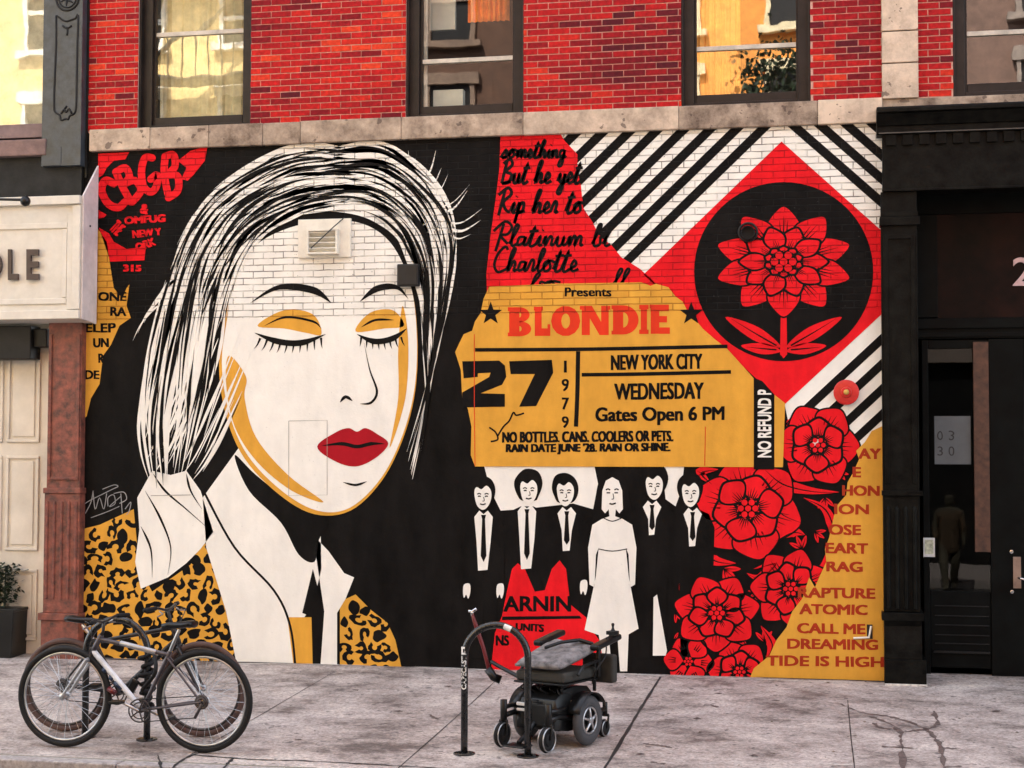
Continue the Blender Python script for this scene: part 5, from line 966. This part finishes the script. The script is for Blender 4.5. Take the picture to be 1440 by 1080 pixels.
# ------------------------------------------------------------------ folded power wheelchair
pw0 = G(826, 1049); h = Vector((-.385, -.923, 0)).normalized(); l_ = Vector((-h.y, h.x, 0)); O0 = pw0-l_*.27
O0.z = SL*O0.y
wc = thing('power_wheelchair', 'black powered wheelchair parked with its grey backrest folded onto the seat', 'wheelchair', tuple(O0))
L3 = lambda x, y, z: Vector((O0.x, O0.y, 0))+h*x+l_*y+Vector((0, 0, SL*(O0.y+h.y*x*1+l_.y*y)*0+O0.z+z))
ML = Matrix(((h.x, l_.x, 0, O0.x), (h.y, l_.y, 0, O0.y), (0, 0, 1, O0.z), (0, 0, 0, 1)))
def LB(x0, x1, y0, y1, z0, z1, b=None): b = b or MB(); b.box(x0, x1, y0, y1, z0, z1, m=ML); return b
for sg_ in (1, -1):
    c = L3(0, .27*sg_, .19); ax_ = l_*sg_
    b = MB(); b.ring(c, .142, .048, l_, 48, 12, .75); wh = b.build('drive_wheel', M['gtyre'], wc, smooth=True)
    b = MB(); b.ring(c+ax_*.02, .098, .009, l_, 36, 6); b.lathe(c+ax_*.0, ax_, [(0, .03), (.035, .03), (.042, .02)], 16)
    for i in range(5): a = i*2*pi/5+.3; d = (h*cos(a)+Vector((0, 0, 1))*sin(a)); b.tube([c+d*.02+ax_*.03, c+d*.1+ax_*.018], [.012, .009], 8)
    b.build('hub', M['rim'], wh, smooth=True); b = MB(); b.lathe(c-ax_*.03, ax_, [(0, .1), (.03, .1), (.031, .0)], 28); b.build('hub_disc', M['plastic'], wh)
    b = MB(); P = [c+(h*cos(a)+Vector((0, 0, 1))*sin(a))*.215 for a in (.35+2.2*i/14 for i in range(15))]; v = []
    for q in P: v += [q-l_*.055, q+l_*.055]
    b.add(v, [(2*i, 2*i+1, 2*i+3, 2*i+2) for i in range(14)]); fd = b.build('fender', M['plastic'], wc, smooth=True); fm = fd.modifiers.new('th', 'SOLIDIFY'); fm.thickness = .006
for x_, y_, rr in ((.46, .20, .098), (.46, -.20, .098), (-.36, .2, .07), (-.36, -.2, .07)):
    c = L3(x_, y_, rr+.004); b = MB(); b.ring(c, rr-.03, .03, l_, 32, 10, .7); b.lathe(c-l_*.024, l_, [(0, .045), (.048, .045)], 16); cs = b.build('caster', M['tyre'], wc, smooth=True)
    b = MB(); b.ring(c+l_*.021, rr-.012, .005, l_, 28, 6); b.ring(c-l_*.021, rr-.012, .005, l_, 28, 6); b.build('caster_rim', M['rim'], cs, smooth=True)
    b = MB()
    for q in (-1, 1): b.tube([c+l_*.033*q, c+l_*.033*q+h*(-.02)+Vector((0, 0, .1))], .009, 6)
    b.tube([c-h*.02-l_*.035+Vector((0, 0, .1)), c-h*.02+l_*.035+Vector((0, 0, .1))], .012, 6); b.tube([c-h*.02+Vector((0, 0, .09)), c-h*.02+Vector((0, 0, .2))], .02, 10); b.build('caster_fork', M['plastic'], cs, smooth=True)
b = MB()
for sg_ in (1, -1):
    b.tube([L3(.44, .2*sg_, .24), L3(.3, .2*sg_, .25), L3(.05, .19*sg_, .2), L3(-.2, .19*sg_, .2), L3(-.37, .2*sg_, .22)], .022, 8)
b.build('chassis', M['plastic'], wc, smooth=True)
b = MB(); prof = [(-.30, .20, .16, .14), (-.28, .20, .34, .14), (-.18, .2, .42, .12), (.0, .2, .44, .12), (.16, .2, .43, .12), (.27, .19, .36, .14), (.31, .17, .24, .14), (.31, .17, .16, .14)]
v = []
for (x_, w_, zt_, zb_) in prof: v += [L3(x_, -w_, zb_), L3(x_, -w_, (zb_+zt_)/2), L3(x_, -w_*.8, zt_), L3(x_, w_*.8, zt_), L3(x_, w_, (zb_+zt_)/2), L3(x_, w_, zb_)]
b.add(v, [(i*6+j, i*6+(j+1) % 6, (i+1)*6+(j+1) % 6, (i+1)*6+j) for i in range(7) for j in range(6)]+[tuple(range(6)), tuple(range(42, 48))]); b.build('base_shell', M['plastic'], wc, smooth=True, bevel=.015)
b = LB(.312, .33, -.12, .12, .17, .33); b = LB(.30, .34, -.03, .03, .34, .36, b); b.build('front_panel', M['irond'], wc, bevel=.008)
b = LB(.05, .1, .17, .215, .33, .345); b = LB(.33, .345, -.15, -.06, .27, .29, b); b = LB(.33, .345, -.15, -.06, .31, .335, b); b.build('reflector_strip', M['sticker'], wc, bevel=.004)
b = MB(); b.tube([L3(-.05, 0, .42), L3(-.05, 0, .5)], .05, 14)
for sg_ in (1, -1): b.tube([L3(.2, .17*sg_, .40), L3(.2, .17*sg_, .5)], .012, 8); b.tube([L3(-.22, .2*sg_, .38), L3(-.22, .2*sg_, .62)], .014, 8)
b.build('seat_mast', M['irond'], wc, smooth=True)
LB(-.24, .26, -.22, .22, .485, .565).build('seat_cushion', M['olive'], wc, bevel=.025, seg=3)
LB(-.24, .27, -.225, .225, .47, .485).build('seat_pan', M['plastic'], wc, bevel=.004)
mt = ML @ Matrix.Translation((.0, 0, .665)) @ Matrix.Rotation(.2, 4, 'Y'); b = MB()
n1, n2 = 20, 16; v = []
for k, zz in ((1, .045), (-1, -.045)):
    for i in range(n1+1):
        for j in range(n2+1):
            u, w_ = i/n1*2-1, j/n2*2-1; ed = (1-u**6)*(1-w_**6); v.append(mt @ Vector((u*.30, w_*.225*(1-.12*max(0, u)), zz*(.25+.75*ed)+(.022*noise.noise((u*3.5, w_*2.2, 1)) if k > 0 else 0))))
N_ = (n1+1)*(n2+1)
fs2 = [(i*(n2+1)+j, (i+1)*(n2+1)+j, (i+1)*(n2+1)+j+1, i*(n2+1)+j+1) for i in range(n1) for j in range(n2)]
bd = [i*(n2+1) for i in range(n1+1)]+[n1*(n2+1)+j for j in range(1, n2+1)]+[i*(n2+1)+n2 for i in range(n1-1, -1, -1)]+[j for j in range(n2-1, 0, -1)]
b.add(v, fs2+[tuple(q+N_ for q in f) for f in fs2]+[(bd[i], bd[(i+1) % len(bd)], bd[(i+1) % len(bd)]+N_, bd[i]+N_) for i in range(len(bd))]); b.build('backrest', M['cushion'], wc, smooth=True)
b = MB(); b.tube([L3(.1, -.05, .725), L3(-.02, .02, .76), L3(-.16, .1, .77)], .014, 8); b.tube([L3(-.16, .1, .77), L3(-.2, .2, .74)], .016, 8); b.build('strap', M['plastic'], wc, smooth=True)
for sg_ in (1, -1):
    b = MB(); b.tube([L3(-.18, .26*sg_, .5), L3(-.18, .26*sg_, .68), L3(-.2, .26*sg_, .73)], .017, 8); b.tube([L3(-.18, .26*sg_, .62), L3(.05, .26*sg_, .6), L3(.12, .26*sg_, .54)], .013, 8); ar = b.build('armrest', M['plastic'], wc, smooth=True)
    m_ = ML @ Matrix.Translation((-.24, .26*sg_, .74)) @ Matrix.Rotation(.16, 4, 'Y'); b = MB(); b.box(-.24, .13, -.04, .04, -.02, .025, m=m_); b.build('arm_pad', M['plastic'], ar, bevel=.015, seg=3)
b = MB()
for q in range(7):
    y0 = -.18+.06*q; b.tube(smooth3([L3(.1+.03*sin(q), y0, .47), L3(.24+.03*cos(q*2), y0+.02, .44), L3(.2+.05*sin(q*3), y0+.05, .4)]), .006, 5)
b.tube(smooth3([L3(-.3, .26, .78), L3(-.2, .31, .66), L3(-.1, .29, .56), L3(-.12, .24, .45)]), .006, 6); b.build('cable', M['tyre'], wc)
b = MB()
for sg_ in (1, -1): b.tube([L3(.2, .2*sg_, .3), L3(.33, .22*sg_, .3), L3(.44, .2*sg_, .3)], .018, 8); b.tube([L3(.44, .2*sg_, .2), L3(.44, .2*sg_, .36)], .026, 10)
b.build('caster_arm', M['plastic'], wc, smooth=True)
b = LB(-.43, -.36, .22, .30, .80, .83); b.lathe(L3(-.4, .26, .83), (0, 0, 1), [(0, .02), (.012, .012), (.03, .008), (.05, .014), (.06, .008)], 12); b.build('joystick', M['plastic'], wc, bevel=.004)
LB(-.34, -.26, .06, .34, .44, .66).build('side_bag', M['olive'], wc, bevel=.02, seg=3)
b = MB(); b.tube([L3(.30, 0, .2), L3(.42, 0, .12), L3(.54, 0, .07)], .02, 8); b = LB(.48, .62, -.09, .09, .045, .06, b); b.build('footplate', M['plastic'], wc, bevel=.006)
yq = L3(.1, -.32, 0).y; Q = lambda px, py, dy=0: Vector((W(px, py, yq+dy)[0], yq+dy, W(px, py, yq+dy)[1]))
b = MB(); b.tube([Q(664, 864), Q(670, 882), Q(680, 912), Q(688, 944)], [.013, .017, .015, .015], 10); lr_ = b.build('leg_rest', M['redp'], wc, smooth=True)
b = MB(); b.tube([Q(659, 859), Q(664, 860), Q(670, 856)], .012, 8); b.tube([Q(664, 866), Q(664, 858)], .013, 8); b.build('leg_rest_tip', M['chrome'], lr_, smooth=True)
b = MB(); b.tube([Q(686, 940), Q(694, 952), Q(704, 956)], .034, 10); b.tube([Q(690, 930), Q(700, 936), L3(.22, -.2, .5)], .016, 8); b.build('hinge', M['plastic'], lr_, smooth=True)

# ------------------------------------------------------------------ across the street (seen mirrored in the glass)
def facade(x0, x1, h_, col, name, label, trim, seed, win=True):
    random.seed(seed); yf = -18.6; o = thing(name, label, 'building', ((x0+x1)/2, yf, ROADZ))
    b = MB(); b.box(x0, x1, yf-6, yf, ROADZ, h_); b.build('wall', col, o)
    b = MB(); b.box(x0, x1, yf+.003, yf+.12, ROADZ+.15, 4.0); b.build('shop_front', M['irond'], o)
    b = MB(); b.box(x0-.1, x1+.1, yf+.002, yf+.4, 4.05, 4.4); b.box(x0-.1, x1+.1, yf-.3, yf+.5, h_, h_+.6); b.build('cornice', trim, o)
    n = max(1, int((x1-x0)/2.3)); 
    for fl in range(int((h_-5)/3.1)):
        for i in range(n):
            cx = x0+(i+.5)*(x1-x0)/n; z = 5.3+fl*3.1; b = MB(); b.box(cx-.55, cx-.45, yf, yf+.12, z, z+1.9); b.box(cx+.45, cx+.55, yf, yf+.12, z, z+1.9); b.box(cx-.7, cx+.7, yf+.001, yf+.2, z-.15, z); b.box(cx-.65, cx+.65, yf+.001, yf+.16, z+1.9, z+2.15); b.box(cx-.44, cx+.44, yf+.02, yf+.1, z+.9, z+1.0); w = b.build('window', trim, o)
            b = MB(); b.add([(cx-.45, yf+.03, z), (cx+.45, yf+.03, z), (cx+.45, yf+.03, z+1.9), (cx-.45, yf+.03, z+1.9)], [(0, 1, 2, 3)]); b.build('pane', M['box'], w)
    return o
creamw = mat('cream_stucco', (.85, .62, .26), .85, var=.12, scale=1.5); cw = mat('white_trim', (.85, .82, .72), .7)
fa = facade(-24, -9.6, 15, creamw, 'cream_house', 'cream house across the street with white trim and a black fire escape', cw, 1)
b = MB()
for z in (7.4, 10.5, 13.6):
    b.box(-16, -11.5, -18.4, -17.5, z, z+.05)
    for q in range(16): b.tube([(-16+q*.3, -17.5, z), (-16+q*.3, -17.5, z+.95)], .02, 5)
    b.tube([(-16, -17.5, z+.95), (-11.5, -17.5, z+.95)], .025, 6); b.tube([(-15.5, -17.7, z), (-12, -17.7, z+3.1)], .05, 6)
b.build('fire_escape', M['ink'], fa)
facade(-9.5, -4.6, 15, mat('brown_stucco', (.16, .085, .055), .85), 'brown_house', 'narrow brown house across the street between cream and orange houses', mat('brown_trim', (.3, .2, .14), .7), 2)
facade(-4.5, .4, 15, mat('orange_stucco', (.85, .34, .07), .85, var=.12), 'orange_house', 'orange house across the street with cream trim', mat('cream_trim', (.85, .72, .45), .7), 3)
facade(.5, 16, 15, mat('dull_brown_brick', (.20, .12, .09), .85), 'brick_house', 'dull brown brick house across the street at the right', mat('stone_trim', (.3, .24, .2), .7), 4)
# street tree mirrored in the third window
tr = thing('street_tree', 'small dark street tree on the far pavement', 'tree', (-1.0, -14.9, ROADZ+.15))
b = MB(); b.tube([(-1.0, -16.6, ROADZ), (-.95, -16.6, 3), (-.9, -16.6, 6.5), (-.7, -16.5, 9)], [.14, .12, .09, .03], 8)
for i in range(9): a = i*2.4; b.tube([(-.9, -16.6, 5.5+i*.4), (-.9+1.1*cos(a), -16.6+.7*sin(a), 6.8+i*.45)], [.05, .015], 6)
b.build('trunk', mat('bark', (.06, .045, .035), .9), tr)
b = MB()
for i in range(2600):
    th, ph2 = random.uniform(0, 6.28), random.gauss(0, .5); c0 = Vector((-.8+1.25*cos(th)*random.random()**.4*cos(ph2), -16.6+1.0*sin(th)*random.random()**.4, 8.9+1.5*sin(ph2)+random.gauss(0, .35))); d = Vector((random.gauss(0, 1), random.gauss(0, 1), random.gauss(0, 1))).normalized()*.13; s_ = d.orthogonal().normalized()*.045
    b.add([c0, c0+d*.5+s_, c0+d, c0+d*.5-s_], [(0, 1, 2, 3)])
b.build('crown', M['leaf'], tr)

# person on the road, seen as a reflection in the dark door
def mirror(px, py, y):                            # where the reflected sight line meets depth y
    d = ray(px, py); t = (yr+.02-CAM.y)/d.y; p = CAM+d*t; d2 = Vector((d.x, -d.y, d.z)); u = (y-p.y)/d2.y; return p+d2*u
pp = mirror(1335, 760, -13.2); px_, py_ = pp.x, pp.y
pe = thing('person', 'person in a brown coat and dark cap standing with arms down', 'person', (px_, py_, ROADZ))
def skin(name, verts, edges, m, parent, sub=2):
    me = bpy.data.meshes.new(name); me.from_pydata([Vector((px_, py_, ROADZ))*0+Vector(v[0]) for v in verts], edges, []); o = bpy.data.objects.new(name, me); COL.objects.link(o); o.parent = parent; me.materials.append(m)
    sk = o.modifiers.new('skin', 'SKIN')
    for i, v in enumerate(verts): me.skin_vertices[0].data[i].radius = v[1]; me.skin_vertices[0].data[i].use_root = (i == 0)
    ss = o.modifiers.new('sub', 'SUBSURF'); ss.levels = sub; ss.render_levels = sub; return o
V = [((0, 0, .95), (.14, .11)), ((0, 0, 1.2), (.16, .11)), ((0, 0, 1.42), (.17, .1)), ((0, .0, 1.5), (.06, .06)), ((0, .02, 1.58), (.085, .095)), ((0, .02, 1.68), (.1, .115)), ((0, .02, 1.74), (.08, .09)),
     ((-.2, 0, 1.42), (.065, .065)), ((-.25, .01, 1.15), (.05, .05)), ((-.24, .06, .9), (.035, .035)), ((-.24, .07, .8), (.035, .025)), ((.2, 0, 1.42), (.065, .065)), ((.25, .01, 1.15), (.05, .05)), ((.24, .06, .9), (.035, .035)), ((.24, .07, .8), (.035, .025)),
     ((-.1, 0, .88), (.095, .1)), ((-.1, .16, .5), (.075, .08)), ((-.09, .24, .1), (.055, .06)), ((-.09, .36, .05), (.045, .04)), ((.1, 0, .88), (.095, .1)), ((.1, .0, .5), (.075, .08)), ((.08, -.2, .12), (.055, .06)), ((.08, -.1, .05), (.045, .04))]
E_ = [(0, 1), (1, 2), (2, 3), (3, 4), (4, 5), (5, 6), (2, 7), (7, 8), (8, 9), (9, 10), (2, 11), (11, 12), (12, 13), (13, 14), (0, 15), (15, 16), (16, 17), (17, 18), (0, 19), (19, 20), (20, 21), (21, 22)]
skin('body', V, E_, mat('khaki_trousers', (.08, .07, .045), .8), pe)
skin('coat', [((0, 0, .62), (.19, .15)), ((0, 0, 1.0), (.2, .15)), ((0, 0, 1.25), (.2, .14)), ((0, 0, 1.4), (.17, .125)), ((0, 0, 1.5), (.11, .11)), ((-.18, 0, 1.36), (.085, .085)), ((-.25, -.04, 1.12), (.07, .07)), ((-.22, .1, .92), (.055, .055)), ((.18, 0, 1.36), (.085, .085)), ((.25, .04, 1.12), (.07, .07)), ((.23, -.06, .9), (.055, .055))], [(0, 1), (1, 2), (2, 3), (3, 4), (3, 5), (5, 6), (6, 7), (3, 8), (8, 9), (9, 10)], mat('brown_coat', (.085, .055, .03), .85), pe)
skin('cap', [((0, .02, 1.74), (.108, .122)), ((0, .02, 1.8), (.07, .08))], [(0, 1)], M['ink'], pe)

bpy.data.objects.remove(FO)
